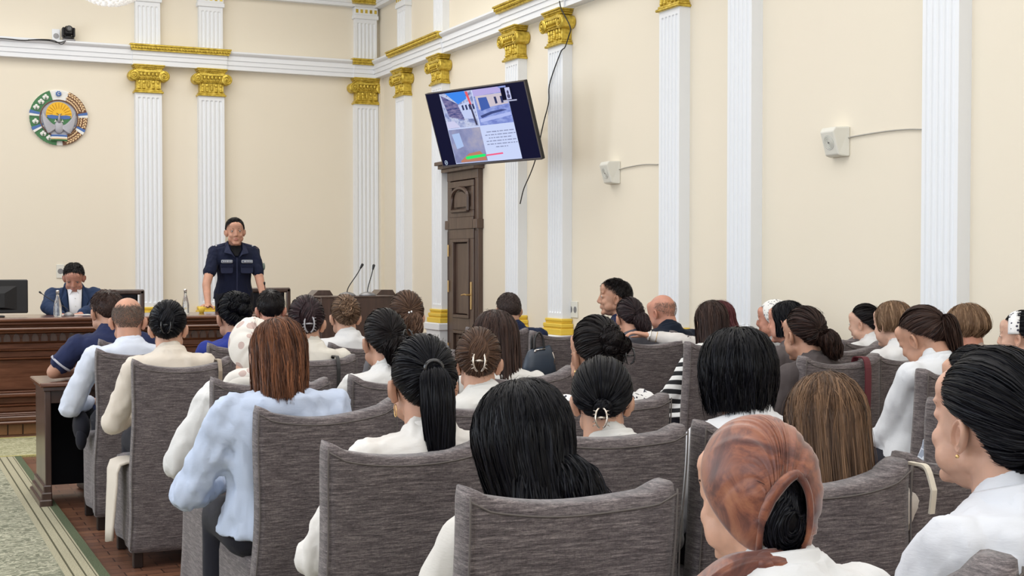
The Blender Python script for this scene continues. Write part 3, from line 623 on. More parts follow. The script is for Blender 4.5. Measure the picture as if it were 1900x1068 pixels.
# wall speakers
def speaker(px, py, lab):
    p = at_X(px, py, XR-.08); t = thing('wall_speaker', lab, 'speaker', (XR, p[1], p[2]), -PI/2, 'wall speakers')
    g = G(); k_ = .66; a, b = .145, .105; d = .19
    V = [(-a, 0, -.15), (a, 0, -.15), (a, 0, .15), (-a, 0, .15), (-b, -d*.62, -.135), (b, -d*.62, -.135), (b, -d, .10), (-b, -d, .10), (-b, -d*.35, -.15), (b, -d*.35, -.15), (-b*1.05, -d*.85, .145), (b*1.05, -d*.85, .145)]
    V = [tuple(q*k_ for q in v) for v in V]; g.add(V, [(0, 4, 8), (0, 3, 10, 7, 4), (1, 9, 5), (1, 5, 6, 11, 2), (4, 7, 6, 5), (8, 4, 5, 9), (0, 8, 9, 1), (7, 10, 11, 6), (3, 2, 11, 10), (0, 1, 2, 3)])
    body = g.obj('housing', M_OFFW, t); bm_ = body.modifiers.new('bevel', 'BEVEL'); bm_.width = .009; bm_.segments = 3
    n = np.cross([1, 0, 0], np.array([0, -d+d*.62, .235])); n /= np.linalg.norm(n)
    if n[1] > 0: n = -n
    c = np.array([0, -d*.81, -.01]); up = np.array([0, -d*.38, .235]); up /= np.linalg.norm(up)
    def disc(r, d0, m, nm, k=32, par=t):
        V = [(c+n*d0+np.array([1, 0, 0])*r*math.cos(q)+up*r*math.sin(q))*k_ for q in np.linspace(0, 2*PI, k, endpoint=False)]+[(c-n*.01+np.array([1, 0, 0])*r*math.cos(q)+up*r*math.sin(q))*k_ for q in np.linspace(0, 2*PI, k, endpoint=False)]
        return G().add(V, [tuple(range(k))]+[(i, (i+1) % k, k+(i+1) % k, k+i) for i in range(k)]).obj(nm, m, par)
    gr = disc(.078, .004, mat('speaker_grille', (.55, .56, .52), .5), 'grille')
    for i in range(4): g = G(); r = .018+.016*i; g.tube([(c+n*.005+np.array([1, 0, 0])*r*math.cos(q)+up*r*math.sin(q))*k_ for q in np.linspace(0, 2*PI, 28)], .002, 5); g.obj('grille_ring', M_OFFW, gr)
    g = G(); g.add([(c+n*.007+np.array([1, 0, 0])*x+up*z)*k_ for x, z in ((-.014, -.007), (.014, -.007), (.014, .007), (-.014, .007))], [(0, 1, 2, 3)]); g.obj('badge', M_GREY, gr)
speaker(1543, 263, 'larger looking offwhite wall speaker near the broad pilaster'); speaker(1127, 320, 'smaller looking offwhite wall speaker nearer the television')
cable('speaker_cable', 'thin grey cable from the nearer wall speaker to the broad pilaster', [tuple(at_X(px, py, XR-.012)) for px, py in ((1568, 257), (1590, 252), (1640, 244), (1680, 240), (1714, 240))], .005, M_GCABLE)
cable('speaker_cable', 'thin grey cable from the farther wall speaker to its pilaster', [tuple(at_X(px, py, XR-.012)) for px, py in ((1143, 316), (1165, 310), (1195, 305), (1221, 305))], .005, M_GCABLE)

# television ---------------------------------------------------------------------------
TVR = np.array([[0.3884, -0.3054, -0.8694], [-0.9214, -0.1179, -0.3702], [0.0105, 0.9449, -0.3272]])
tv = bpy.data.objects.new('television', None); COL.objects.link(tv); tag(tv, 'large flat television tilted down above the door showing slides', 'television')
TVM = Matrix([list(TVR[0])+[4.613], list(TVR[1])+[11.801], list(TVR[2])+[2.989], [0, 0, 0, 1]]); tv.matrix_world = TVM
TW, TH = 1.23, .71
g = G(); g.box(-.0, TW, -TH, 0, -.045, -.004, .004); g.obj('housing', M_BLACK, tv)
g = G(); g.box(0, TW, -TH, -TH+.018, -.006, .004, .002).box(0, TW, -.008, 0, -.006, .004, .001).box(0, .008, -TH, 0, -.006, .004, .001).box(TW-.008, TW, -TH, 0, -.006, .004, .001); g.obj('bezel', mat('dark_grey_bezel', (.12, .11, .11), .4, .4, .4), tv)
def emis(name, c, s=1.0):
    m = mat(name, (0, 0, 0), .3, .1, emit=(c, s)); return m
def emis_noise(name, stops, scale, st=(1, 1, 1), dist=0., rot=0, s=1.0):
    m = mat(name, (0, 0, 0), .3, .1, emit=((1, 1, 1), s)); n = noise_tex(m, scale, st, 5, .65, rot); n.inputs['Distortion'].default_value = dist
    r = ramp(m, n.outputs[0], stops); lk(m, r.outputs[0], pb(m).inputs['Emission Color']); return m
scr = G().box(.008, TW-.008, -TH+.018, -.008, -.005, 0).obj('screen', emis('screen_dark', (.006, .007, .03), 1), tv)
def q(n, m, pts, d, p=None): return G().add([(x*TW, -y*TH, d) for x, y in pts], [tuple(range(len(pts)))[::-1]]).obj(n, m, p or scr)
def rc(n, m, x0, y0, x1, y1, d): return q(n, m, [(x0, y0), (x1, y0), (x1, y1), (x0, y1)], d)
SX0, SX1 = .145, .815; mX = .48; mY = .50
rc('slide_sheet', emis('slide_white', (.60, .68, .95), 1), SX0, .03, SX1, .965, .001)
ph = rc('slide_photo', emis_noise('street_photo', [(.3, (.06, .08, .2)), (.45, (.25, .3, .55)), (.58, (.6, .65, .85)), (.7, (.12, .12, .22))], 9, (1, 1, 1), 1.0), SX0+.004, .03, mX-.006, mY-.005, .002)
sky_b = emis('photo_sky', (.05, .25, .85), 1)
q('photo_sky', sky_b, [(SX0+.06, .03), (mX-.075, .03), (mX-.07, .13), (SX0+.17, .19)], .003, ph)
q('photo_roof', emis_noise('roof_photo', [(.35, (.03, .05, .2)), (.6, (.25, .22, .4))], 14, (1, 4, 1)), [(SX0+.01, .05), (SX0+.17, .19), (SX0+.20, .40), (SX0+.05, .34)], .003, ph)
q('photo_house', emis('pale_house', (.55, .62, .9), 1), [(SX0+.165, .2), (mX-.03, .16), (mX-.02, .40), (SX0+.20, .38)], .0035, ph)
for k in range(4): q('photo_window', emis('dark_window', (.03, .04, .12), 1) if k == 0 else bpy.data.materials['dark_window'], [(SX0+.2+.035*k, .21), (SX0+.218+.035*k, .205), (SX0+.222+.035*k, .27), (SX0+.204+.035*k, .275)], .004, ph)
q('photo_flag', emis('red_flag', (.8, .12, .15), 1), [(mX-.07, .04), (mX-.045, .04), (mX-.03, .22), (mX-.05, .2)], .0045, ph)
q('photo_post', emis('dark_post', (.05, .05, .1), 1), [(mX-.055, .2), (mX-.038, .2), (mX-.015, .48), (mX-.035, .48)], .005, ph)
q('photo_snow', emis('pale_ground', (.62, .62, .85), 1), [(SX0+.005, .40), (SX0+.09, .40), (SX0+.14, .49), (SX0+.005, .49)], .004, ph)
ph = rc('slide_photo', emis_noise('yard_photo', [(.3, (.12, .16, .5)), (.5, (.25, .32, .7)), (.7, (.4, .48, .85))], 11, (1, 3, 1), .5), mX+.004, .03, SX1, mY-.005, .002)
q('photo_wall', emis('warm_house_wall', (.62, .55, .62), 1), [(mX+.02, .115), (SX1-.02, .11), (SX1-.005, .25), (mX+.15, .27), (mX+.03, .29)], .003, ph)
q('photo_roof', emis('violet_roof', (.48, .42, .78), 1), [(mX+.005, .03), (SX1-.08, .03), (SX1-.03, .1), (mX+.005, .115)], .003, ph)
q('photo_gate', emis('blue_gate', (.06, .12, .42), 1), [(mX+.045, .14), (mX+.13, .14), (mX+.145, .28), (mX+.05, .31)], .004, ph)
for x in (.2, .26): q('photo_window', bpy.data.materials['dark_window'], [(mX+x, .15), (mX+x+.022, .15), (mX+x+.026, .235), (mX+x+.004, .24)], .004, ph)
q('photo_puddle', emis('dark_puddle', (.05, .07, .22), 1), [(mX+.03, .37), (mX+.14, .33), (mX+.25, .315), (mX+.3, .33), (mX+.15, .36), (mX+.04, .40)], .004, ph)
q('photo_snow', emis('pale_snow', (.45, .52, .9), 1), [(mX+.02, .41), (SX1-.01, .36), (SX1, .40), (mX+.02, .455)], .004, ph)
ph = rc('slide_photo', emis_noise('room_photo', [(.3, (.12, .14, .3)), (.5, (.28, .3, .5)), (.68, (.45, .42, .5))], 2.5), SX0+.004, mY+.01, mX-.004, .955, .002)
q('photo_window', emis('bright_window', (.42, .55, .85), 1), [(SX0+.03, .57), (SX0+.11, .56), (SX0+.125, .74), (SX0+.05, .77)], .003, ph)
q('photo_floor', emis('warm_floor', (.5, .22, .14), 1), [(SX0+.06, .93), (SX0+.16, .84), (mX-.06, .82), (mX-.01, .9), (mX-.01, .945), (SX0+.06, .95)], .003, ph)
q('green_stroke', emis('green_marker', (.02, .85, .18), 1), [(SX0+.115, .895), (SX0+.13, .875), (mX-.02, .86), (mX-.005, .875), (mX-.02, .895), (SX0+.13, .915)], .006)
q('red_stroke', emis('red_marker', (.9, .12, .25), 1), [(mX-.005, .873), (mX+.165, .862), (mX+.168, .882), (mX, .893)], .006)
tx = emis('slide_text', (.26, .29, .45), 1)
for k, (y, a, w_) in enumerate(((.58, .05, .27), (.62, .03, .30), (.66, .06, .24), (.70, .03, .31), (.74, .03, .31), (.78, .11, .12))):
    x = mX+a; e = x+w_; r_ = random.Random(k)
    while x < e-.01:
        w = r_.choice((.016, .024, .034, .045)); x2 = min(e, x+w)
        q('text_word', tx, [(x, y), (x2, y), (x2, y+(.012 if not (k == 0 and .08 < x-mX < .16) else .016)), (x, y+.012)], .003); x = x2+.008
rc('participant_tile', emis('tile_dark', (.004, .005, .02), 1), SX1-.055, .05, SX1+.05, .21, .004)
rc('participant_photo', emis('tile_pale', (.55, .58, .85), 1), SX1-.012, .055, SX1+.035, .205, .005)
G().ell(((SX1+.012)*TW, -.115*TH, .006), (.012, .018, .001), 12, 6).ell(((SX1+.012)*TW, -.165*TH, .006), (.018, .02, .001), 12, 6).obj('participant_figure', emis('tile_figure', (.08, .08, .16), 1), scr)
rc('name_bar', emis('name_bar', (.5, .52, .7), 1), SX1-.05, .215, SX1+.08, .23, .005)
ic = G(); ic.tube([(.045*TW+.016*math.cos(a), -.935*TH+.02*math.sin(a), .003) for a in np.linspace(0, 2*PI, 20)], .0025, 5); ic.tube([(.045*TW-.002, -.945*TH, .003), (.045*TW+.004, -.925*TH, .003)], .003, 5); ic.obj('corner_icon', emis('icon_grey', (.5, .6, .75), 1), scr)
# bracket arm to the wall
inv = TVM.inverted(); pc = inv @ Vector((XR-.0, 12.1, 2.70))
g = G(); g.box(TW/2-.16, TW/2+.16, -TH/2-.12, -TH/2+.12, -.075, -.045, .004); g.tube([(TW/2, -TH/2, -.07), (TW/2-.1, -TH/2+.02, -.3), tuple(pc)], .025, 8); g.obj('wall_bracket', M_BLACK, tv)

# chandelier -----------------------------------------------------------------------------
p = at_Y(203, 12, 12.0); chx, chy, chz = p[0], 12.0, p[2]
ch = thing('chandelier', 'glowing white crystal chandelier at the top edge', 'chandelier', (chx, chy, chz))
M_CRY = mat('lit_crystal', (.9, .9, .88), .1, .6, emit=((1, .98, .95), .35)); bd = G(); bd.ell((0, 0, 0), (.024, .024, .03), 8, 6); bme = bd.mesh('crystal', M_CRY, True)
g = G(); cnt = 0; Rc = .31
for i in range(11):
    th = (i+.15)/11*1.45; rr = Rc*math.sin(th); z = Rc*.75*(1-math.cos(th)); n = max(1, int(2*PI*rr/.06))
    for k in range(n):
        a = 2*PI*(k+.5*(i % 2))/n; x, y = rr*math.cos(a), rr*math.sin(a)
        if cnt < 90: inst(bme, 'crystal', ch, (x, y, z+.03)); cnt += 1
        else: g.ell((x, y, z+.03), (.024, .024, .03), 6, 4)
g.obj('crystal_mass', M_CRY, ch, True, kind='stuff')
G().tube([(Rc*math.cos(a), Rc*math.sin(a), Rc*.75) for a in np.linspace(0, 2*PI, 40)], .02, 8).obj('gilded_ring', M_GOLD, ch, True)
G().tube([(0, 0, .3), (0, 0, CEIL-chz)], .012, 8).lathe([(.001, CEIL-chz-.05), (.09, CEIL-chz-.05), (.1, CEIL-chz), (.001, CEIL-chz)]).obj('stem', M_GOLD, ch)
# ============================================================ CHAIRS
def rbox_mesh(x0, x1, y0, y1, z0, z1, r, n=(10, 3, 12), fn=None):
    """rounded subdivided box as (V, quads)"""
    V, Fs, idx = [], [], {}
    def vid(i, j, k):
        if (i, j, k) not in idx:
            idx[(i, j, k)] = len(V); p = np.array([x0+(x1-x0)*i/n[0], y0+(y1-y0)*j/n[1], z0+(z1-z0)*k/n[2]])
            c = np.array([min(max(p[0], x0+r), x1-r), min(max(p[1], y0+r), y1-r), min(max(p[2], z0+r), z1-r)]); d = p-c; L = np.linalg.norm(d)
            if L > 1e-9: p = c+d/L*min(r, L) if L > r else p
            V.append(p)
        return idx[(i, j, k)]
    def face(a, b, fx, rev):
        for u in range(n[a]):
            for w in range(n[b]):
                q = []
                for du, dw in ((0, 0), (1, 0), (1, 1), (0, 1)):
                    t = [0, 0, 0]; t[a] = u+du; t[b] = w+dw; c = 3-a-b; t[c] = fx*n[c]; q.append(vid(*t))
                Fs.append(q[::-1] if rev else q)
    face(0, 1, 0, True); face(0, 1, 1, False); face(0, 2, 0, False); face(0, 2, 1, True); face(1, 2, 0, True); face(1, 2, 1, False)
    V = np.array(V)
    return (fn(V) if fn else V), Fs
CW, CH = .46, .965
def chair_meshes(seed, sag=.045, skew=0.):
    r_ = np.random.default_rng(seed); ph = r_.uniform(0, 6, 6)
    def fb(V):
        x, y, z = V.T.copy(); u = x/(CW/2); h = np.clip((z-.12)/(CH-.12), 0, 1)
        z2 = z+h**6*(sag*(u*u-1)*.9+.018*np.clip(np.abs(u)-.8, 0, 1)/.2+skew*u)
        y2 = y-.05*h**1.5+.0*u + .006*np.sin(9*z+ph[0]+3*u)*(1-h)+.004*np.sin(14*x+ph[1])*(1-h)+.005*np.sin(5*u+8*z+ph[2])
        x2 = x*(1-.02*h)+.004*np.sin(12*z+ph[3]) + u*.012*(1-h)**3
        return np.stack([x2, y2, z2], 1)
    g = G(); V, Fs = rbox_mesh(-CW/2, CW/2, -.045, .045, .07, CH, .018, (18, 4, 30), fb); g.add(V, Fs); back = g.mesh('backrest_cover', M_CHAIR, True)
    # piping along both rear edges
    pp = []
    for sx in (-1, 1):
        g = G(); zz = np.linspace(.085, CH-.02, 30); P = np.stack([np.full(30, sx*(CW/2-.002)), np.full(30, -.043), zz], 1); P = fb(P); P[:, 1] -= .001; g.tube(P, .0024, 5); pp.append(g.mesh('piping', M_PIPING, True))
    g = G(); xx = np.linspace(-CW/2+.004, CW/2-.004, 24); P = fb(np.stack([xx, np.full(24, -.0455), np.full(24, CH-.028)], 1)); g.tube(P, .0022, 5); pp.append(g.mesh('piping', M_PIPING, True))
    def fs(V):
        x, y, z = V.T.copy(); q = np.clip((z-.13)/.34, 0, 1); fl = (1-q)**2
        x2 = x*(1+.03*fl)+.007*fl*np.sin(22*y+ph[4]); y2 = y+.008*fl*np.sin(24*x+ph[5]); z2 = z+.006*np.sin(7*x+ph[2])*fl
        z2 += np.where(z > .44, .012*(1-(x/(CW/2))**2)*(1-((y-.27)/.24)**2), 0)
        return np.stack([x2, y2, z2], 1)
    g = G(); V, Fs = rbox_mesh(-CW/2+.003, CW/2-.003, .03, .50, .075, .475, .028, (12, 12, 8), fs); g.add(V, Fs); seat = g.mesh('seat_cover', M_CHAIR, True)
    g = G(); g.box(-.022, .022, -.022, .022, 0, .16, .004); leg = g.mesh('leg', M_DARKIN2)
    return back, pp, seat, leg
M_DARKIN2 = mat('dark_leg_wood', (.02, .012, .010), .4)
CHV = [chair_meshes(1), chair_meshes(2, .045, .006), chair_meshes(3, .03, -.008)]
n_ch = [0]
def chair(x, y, lab, rz=0, dz=0):
    t = thing('slipcovered_chair', lab, 'chair', (x, y, dz), rz, 'grey slipcovered audience chairs')
    back, pp, seat, leg = CHV[n_ch[0] % 3]; n_ch[0] += 1
    bk = inst(back, 'backrest', t); [inst(p, 'piping', bk) for p in pp]; inst(seat, 'seat', t)
    for sx in (-1, 1):
        for yy in (.0, .46): inst(leg, 'leg', t, (sx*.20, yy, 0))
    return t

# ============================================================ PEOPLE
def remesh(g, vox, name, smooth=2, dec=1.):
    me = g.mesh(name+'_src', None); o = bpy.data.objects.new(name+'_src', me); COL.objects.link(o)
    m = o.modifiers.new('r', 'REMESH'); m.mode = 'VOXEL'; m.voxel_size = vox; m.use_smooth_shade = True
    if smooth: s = o.modifiers.new('s', 'SMOOTH'); s.factor = .5; s.iterations = smooth
    if dec < 1: q_ = o.modifiers.new('d', 'DECIMATE'); q_.ratio = dec; q_.use_collapse_triangulate = True
    dg = bpy.context.evaluated_depsgraph_get(); ev = o.evaluated_get(dg); out = ev.to_mesh()
    V = np.empty(len(out.vertices)*3, np.float32); out.vertices.foreach_get('co', V); V = V.reshape(-1, 3).astype(float)
    N = np.empty(len(out.vertices)*3, np.float32); out.vertices.foreach_get('normal', N); N = N.reshape(-1, 3).astype(float)
    nl = len(out.loops); L = np.empty(nl, np.int32); out.loops.foreach_get('vertex_index', L)
    T = np.empty(len(out.polygons), np.int32); out.polygons.foreach_get('loop_total', T)
    ev.to_mesh_clear(); bpy.data.objects.remove(o); bpy.data.meshes.remove(me)
    if len(T) and (T == 3).all(): Fs = L.reshape(-1, 3)
    elif len(T) and (T == 4).all(): Fs = L.reshape(-1, 4)
    else:
        st = np.concatenate([[0], np.cumsum(T)[:-1]]); Fs = L[(st[T == 4][:, None]+np.arange(4))]
    return V, Fs, N
def folds(V, N, amp, scale, seed, dirz=.5):
    r_ = np.random.default_rng(seed); D = np.zeros(len(V)); w = V*scale
    for k in range(5):
        a = r_.normal(size=3); a[2] *= dirz; a *= (1+.5*k); p = r_.uniform(0, 6, 3)
        D += np.sin(w@a+p[0]+1.6*np.sin(w@r_.normal(size=3)*.6+p[1]))/(1+.5*k)
    D = np.tanh(1.6*D)*.8-.35*np.abs(np.sin(V@np.array([31., 23., 14.])+2.2*np.sin(V@np.array([9., -13., 7.])+p[0])))
    return V+N*(amp*D)[:, None]
def rotm(az, pitch=0., roll=0.):
    """head/body frame: columns right, forward, up; az>0 turns left; pitch>0 looks down; roll>0 tilts to right shoulder"""
    ca, sa = math.cos(az), math.sin(az); Rz = np.array([[ca, -sa, 0], [sa, ca, 0], [0, 0, 1]])
    cp, sp = math.cos(-pitch), math.sin(-pitch); Rx = np.array([[1, 0, 0], [0, cp, -sp], [0, sp, cp]])
    cr, sr = math.cos(roll), math.sin(roll); Ry = np.array([[cr, 0, sr], [0, 1, 0], [-sr, 0, cr]])
    return Rz@Rx@Ry

# ---- ear (right ear facing +x), flat plate in the yz plane
def ear_geo():
    V, Fs = [], []; nr, ns = 9, 26
    for i in range(nr+1):
        q = i/nr
        for k in range(ns):
            t = 2*PI*k/ns; oy, oz = .0165*math.cos(t), .031*math.sin(t)
            if math.sin(t) < 0: oy *= (1+.32*math.sin(t))
            y, z = oy*q+(-.003*math.sin(t)*q), oz*q
            h = .010*math.exp(-((q-.86)/.13)**2)*(1 if not (-.9 < t-PI*1.5 < .9) else .35)+.006*math.exp(-((q-.52)/.12)**2)*(1 if math.cos(t) < .45 else .1)-.006*math.exp(-(q/.32)**2)
            if q > .97: h = -.004
            lift = .010+.55*max(0, -y+.004)
            V.append((lift+h, y, z))
    for i in range(nr):
        for k in range(ns): Fs.append((i*ns+k, i*ns+(k+1) % ns, (i+1)*ns+(k+1) % ns, (i+1)*ns+k))
    V = np.array(V); n0 = len(V); Vb = V[-ns:].copy(); Vb[:, 0] -= .012; Vb[:, 1:] *= .8
    V = np.vstack([V, Vb]); Fs += [(nr*ns+k, nr*ns+(k+1) % ns, n0+(k+1) % ns, n0+k) for k in range(ns)]
    return V, Fs
EARV, EARF = ear_geo()
# ---- hand: local frame: wrist at origin, fingers along +y, palm facing -z, thumb on +x (left hand mirrored)
def hand_geo(curl, vox):
    g = G(); g.capsule((0, -.05, 0), (0, .005, 0), .023, .022, 10)
    g.loft([((0, -.01, 0), (1, 0, 0), (0, 0, 1), .024, .018, .9), ((0, .02, 0), (1, 0, 0), (0, 0, 1), .034, .016, .8), ((0, .06, .001), (1, 0, 0), (0, 0, 1), .041, .014, .75), ((0, .088, .0), (1, 0, 0), (0, 0, 1), .040, .011, .75), ((0, .094, .0), (1, 0, 0), (0, 0, 1), .036, .006, .75)], 16)
    for x, L, sp in ((.030, .070, .08), (.010, .078, .02), (-.011, .073, -.04), (-.030, .057, -.12)):
        p = np.array([x, .082, 0]); a = curl*.5
        for q, (fl, r0, r1) in enumerate(((.44, .0088, .0082), (.32, .0082, .0074), (.24, .0074, .0062))):
            d = np.array([math.sin(sp), math.cos(a), -math.sin(a)]); e = p+d*L*fl; g.capsule(p, e, r0, r1, 8); p = e; a += curl
    p = np.array([.028, .018, -.006]); e = np.array([.058, .048, -.016]); g.capsule(p, e, .0145, .011, 8); p2 = e+np.array([.014, .032, -.008-.01*curl]); g.capsule(e, p2, .010, .0085, 8); p3 = p2+np.array([-.002, .024, -.006]); g.capsule(p2, p3, .0085, .0068, 8)
    return remesh(g, vox, 'hand', 1, .30)[:2]
HAND = {'relax': hand_geo(.5, .0064), 'flat': hand_geo(.12, .0064)}

def head_prims(g, X, s, face):
    """X: function head-local -> world; adds skull and face volumes"""
    def E(c, r, R=None): g.ell((0, 0, 0), (1, 1, 1), 16, 10); V = g.v[-1]*np.array(r); V = V@R.T if R is not None else V; g.v[-1] = X(V+np.array(c))
    def Cp(a, b, ra, rb): g.capsule(a, b, ra, rb, 12); g.v[-1] = X(g.v[-1])
    E((0, -.012, .028), (.073, .094, .086)); E((0, .022, -.01), (.062, .066, .085)); E((0, .03, -.062), (.049, .05, .05))
    Cp((-.043, .0, -.055), (-.014, .070, -.093), .018, .015); Cp((.043, .0, -.055), (.014, .070, -.093), .018, .015); E((0, .070, -.095), (.018, .014, .015))
    E((0, .073, .03), (.05, .016, .012)); E((0, .066, .055), (.055, .025, .035))
    for sx in (-1, 1):
        E((sx*.036, .062, -.028), (.022, .02, .022)); E((sx*.032, .0735, .010), (.0165, .0125, .010)); E((sx*.030, .074, .033), (.024, .010, .008)); E((sx*.040, .040, -.055), (.026, .030, .030))
        E((sx*.0115, .090, -.029), (.0075, .0085, .0065))
    Cp((0, .083, .022), (0, .1015, -.022), .0075, .0095); E((0, .096, -.028), (.0105, .0105, .008))
    E((0, .078, -.055), (.024, .012, .013)); Cp((-.017, .082, -.052), (.017, .082, -.052), .005, .005); Cp((-.014, .081, -.0635), (.014, .081, -.0635), .0056, .0056)
    Cp((0, -.035, -.05), (0, -.042, -.13), .055, .055)

SKIN = {}
def skin_mat(c):
    if c not in SKIN:
        m = mat('skin_%d' % len(SKIN), c, .5, .35, sss=.12); n = noise_tex(m, 16, (1, 1, 1), 3); r = ramp(m, n.outputs[0], [(.3, tuple(x*.86 for x in c)), (.7, (min(c[0]*1.1, 1), c[1]*1.06, c[2]*1.04))])
        lk(m, r.outputs[0], pb(m).inputs['Base Color']); n2 = noise_tex(m, 300, (1, 1, 1), 2); bump(m, n2.outputs[0], .15, .001); SKIN[c] = m
    return SKIN[c]
HM = {}
def hair_mat(dark, light, rough=.38):
    k = (dark, light)
    if k not in HM:
        m = mat('hair_%d' % len(HM), dark, rough, .14); a = nn(m, 'ShaderNodeAttribute'); a.attribute_name = 'tone'
        r = ramp(m, a.outputs['Fac'], [(0, dark), (.55, tuple((x*.6+y*.4) for x, y in zip(dark, light))), (1, light)]); lk(m, r.outputs[0], pb(m).inputs['Base Color'])
        pb(m).inputs['Anisotropic'].default_value = .6; HM[k] = m
    return HM[k]
BLK = ((.0015, .0015, .0025), (.008, .0085, .013)); BLKW = ((.003, .0022, .0028), (.016, .012, .012))
DBR = ((.018, .010, .009), (.075, .042, .032)); MBR = ((.035, .018, .012), (.15, .085, .055)); LBR = ((.11, .062, .035), (.36, .23, .14)); RBR = ((.036, .017, .010), (.19, .088, .045)); GRB = ((.05, .036, .03), (.22, .17, .14))
def cloth_mat(name, c, pattern=None, c2=(.02, .02, .02), sc=20, rough=.85):
    m = mat(name, c, rough, .2); pb(m).inputs['Sheen Weight'].default_value = .03
    n = noise_tex(m, 70, (1, 1, 4), 3); bump(m, n.outputs[0], .25, .002)
    if pattern:
        tc = nn(m, 'ShaderNodeTexCoord'); mp = nn(m, 'ShaderNodeMapping'); lk(m, tc.outputs['Object'], mp.inputs[0])
        if pattern == 'stripes': 
            w = nn(m, 'ShaderNodeTexWave'); w.bands_direction = 'DIAGONAL'; mp.inputs['Scale'].default_value = (.25, .25, 1.3); w.inputs['Scale'].default_value = sc; w.inputs['Distortion'].default_value = .3
            lk(m, mp.outputs[0], w.inputs['Vector']); r = ramp(m, w.outputs['Fac'], [(0, c), (.5, c2)]); r.color_ramp.interpolation = 'CONSTANT'
        elif pattern == 'grid':
            r = nn(m, 'ShaderNodeTexBrick'); r.offset = 0; mp.inputs['Rotation'].default_value = (PI/2, 0, 0); r.inputs['Scale'].default_value = sc; r.inputs['Color1'].default_value = (*c, 1); r.inputs['Color2'].default_value = (*c, 1); r.inputs['Mortar'].default_value = (*c2, 1)
            r.inputs['Mortar Size'].default_value = .035; r.inputs['Brick Width'].default_value = .55; r.inputs['Row Height'].default_value = .5; lk(m, mp.outputs[0], r.inputs['Vector'])
        elif pattern == 'spots':
            v = nn(m, 'ShaderNodeTexVoronoi'); v.inputs['Scale'].default_value = sc; lk(m, mp.outputs[0], v.inputs['Vector'])
            r = ramp(m, v.outputs['Distance'], [(0, c2), (.34, c)]); r.color_ramp.interpolation = 'CONSTANT'
        elif pattern == 'floral':
            v = nn(m, 'ShaderNodeTexNoise'); v.inputs['Scale'].default_value = sc; v.inputs['Detail'].default_value = 1; lk(m, mp.outputs[0], v.inputs['Vector'])
            r = ramp(m, v.outputs[0], [(0, c), (.62, c2)]); r.color_ramp.interpolation = 'CONSTANT'
        lk(m, r.outputs[0], pb(m).inputs['Base Color'])
    return m

# ---- hair -----------------------------------------------------------------
HC0 = np.array([0, -.012, .020]); HR = np.array([.0785, .1015, .0985])
def dirv(az, el):
    az, el = np.radians(az), np.radians(el); return np.stack([np.cos(el)*np.sin(az), np.cos(el)*np.cos(az), np.sin(el)], -1)
def hairline(az): return np.interp(np.abs(((np.asarray(az, float)+180) % 360)-180), [0, 35, 60, 80, 97, 112, 135, 180], [46, 43, 33, 17, -4, -14, -36, -47])
def slerp(a, b, t):
    d = np.clip((a*b).sum(-1), -1, 1); om = np.arccos(d); so = np.sin(om)+1e-6
    return (np.sin((1-t)*om)/so)[..., None]*a+(np.sin(t*om)/so)[..., None]*b
def to_surf(D, rad): return HC0+D*HR*np.asarray(rad)[..., None]
def add_shell(g, P, tone=.25):
    n, m = P.shape[:2]; i, j = np.meshgrid(np.arange(n-1), np.arange(m-1), indexing='ij'); a = (i*m+j).ravel()
    g.add(P.reshape(-1, 3), np.stack([a, a+1, a+m+1, a+m], 1), np.full(n*m, tone))
def add_tubes(g, P, r, tones, cen=HC0):
    """P (N,S,3), r (N,S): 3 sided tubes"""
    N, S = P.shape[:2]; T = np.gradient(P, axis=1); T /= np.linalg.norm(T, axis=2, keepdims=True)+1e-9
    O = P-cen; A = np.cross(T, O); A /= np.linalg.norm(A, axis=2, keepdims=True)+1e-9; B = np.cross(T, A)
    tl = rng.uniform(-.75, .75, (N, 1, 1)); D = A*np.cos(tl)+B*np.sin(tl)
    V = np.stack([P-r[..., None]*D, P+r[..., None]*D], 2); idx = np.arange(N*S*2).reshape(N, S, 2)
    g.add(V.reshape(-1, 3), np.stack([idx[:, :-1, 0], idx[:, :-1, 1], idx[:, 1:, 1], idx[:, 1:, 0]], -1).reshape(-1, 4), np.repeat(tones, S*2))
def strand_fin(P, rr, width, wave=.0018, R=None):
    N, S = P.shape[:2]; t = np.linspace(0, 1, S); ph = rr.uniform(0, 6.28, (N, 3)); fr = rr.uniform(4, 9, (N, 3))
    P = P+wave*np.stack([np.sin(fr[:, k:k+1]*t+ph[:, k:k+1])*np.minimum(1, t*4) for k in range(3)], -1)
    r = width*rr.uniform(.6, 1.25, (N, 1))*np.clip(np.minimum(1, (1-t)*7+.25), 0, 1)[None]*np.minimum(1, t*8+.4)[None]
    return P, r
def gather_paths(az, gd, S, vol, rr=None, lift=1.03, jit=0., drop=0.):
    az = np.asarray(az, float); a3 = np.abs(((az+180) % 360)-180); a = dirv(az, hairline(az)-drop*np.interp(a3, [0, 60, 90, 100, 125], [.5, 1.1, .3, .1, 1])); 
    if rr is not None: a = a+rr.normal(0, jit, a.shape); a /= np.linalg.norm(a, axis=-1, keepdims=True)
    b = gd(az); t = np.linspace(0, 1, S); D = slerp(a[:, None], b[:, None], np.broadcast_to(t, (len(az), S)))
    D /= np.linalg.norm(D, axis=-1, keepdims=True); rad = lift+vol*np.sin(PI*np.clip(t*1.05, 0, 1))**.7
    return to_surf(D, np.broadcast_to(rad, (len(az), S)))
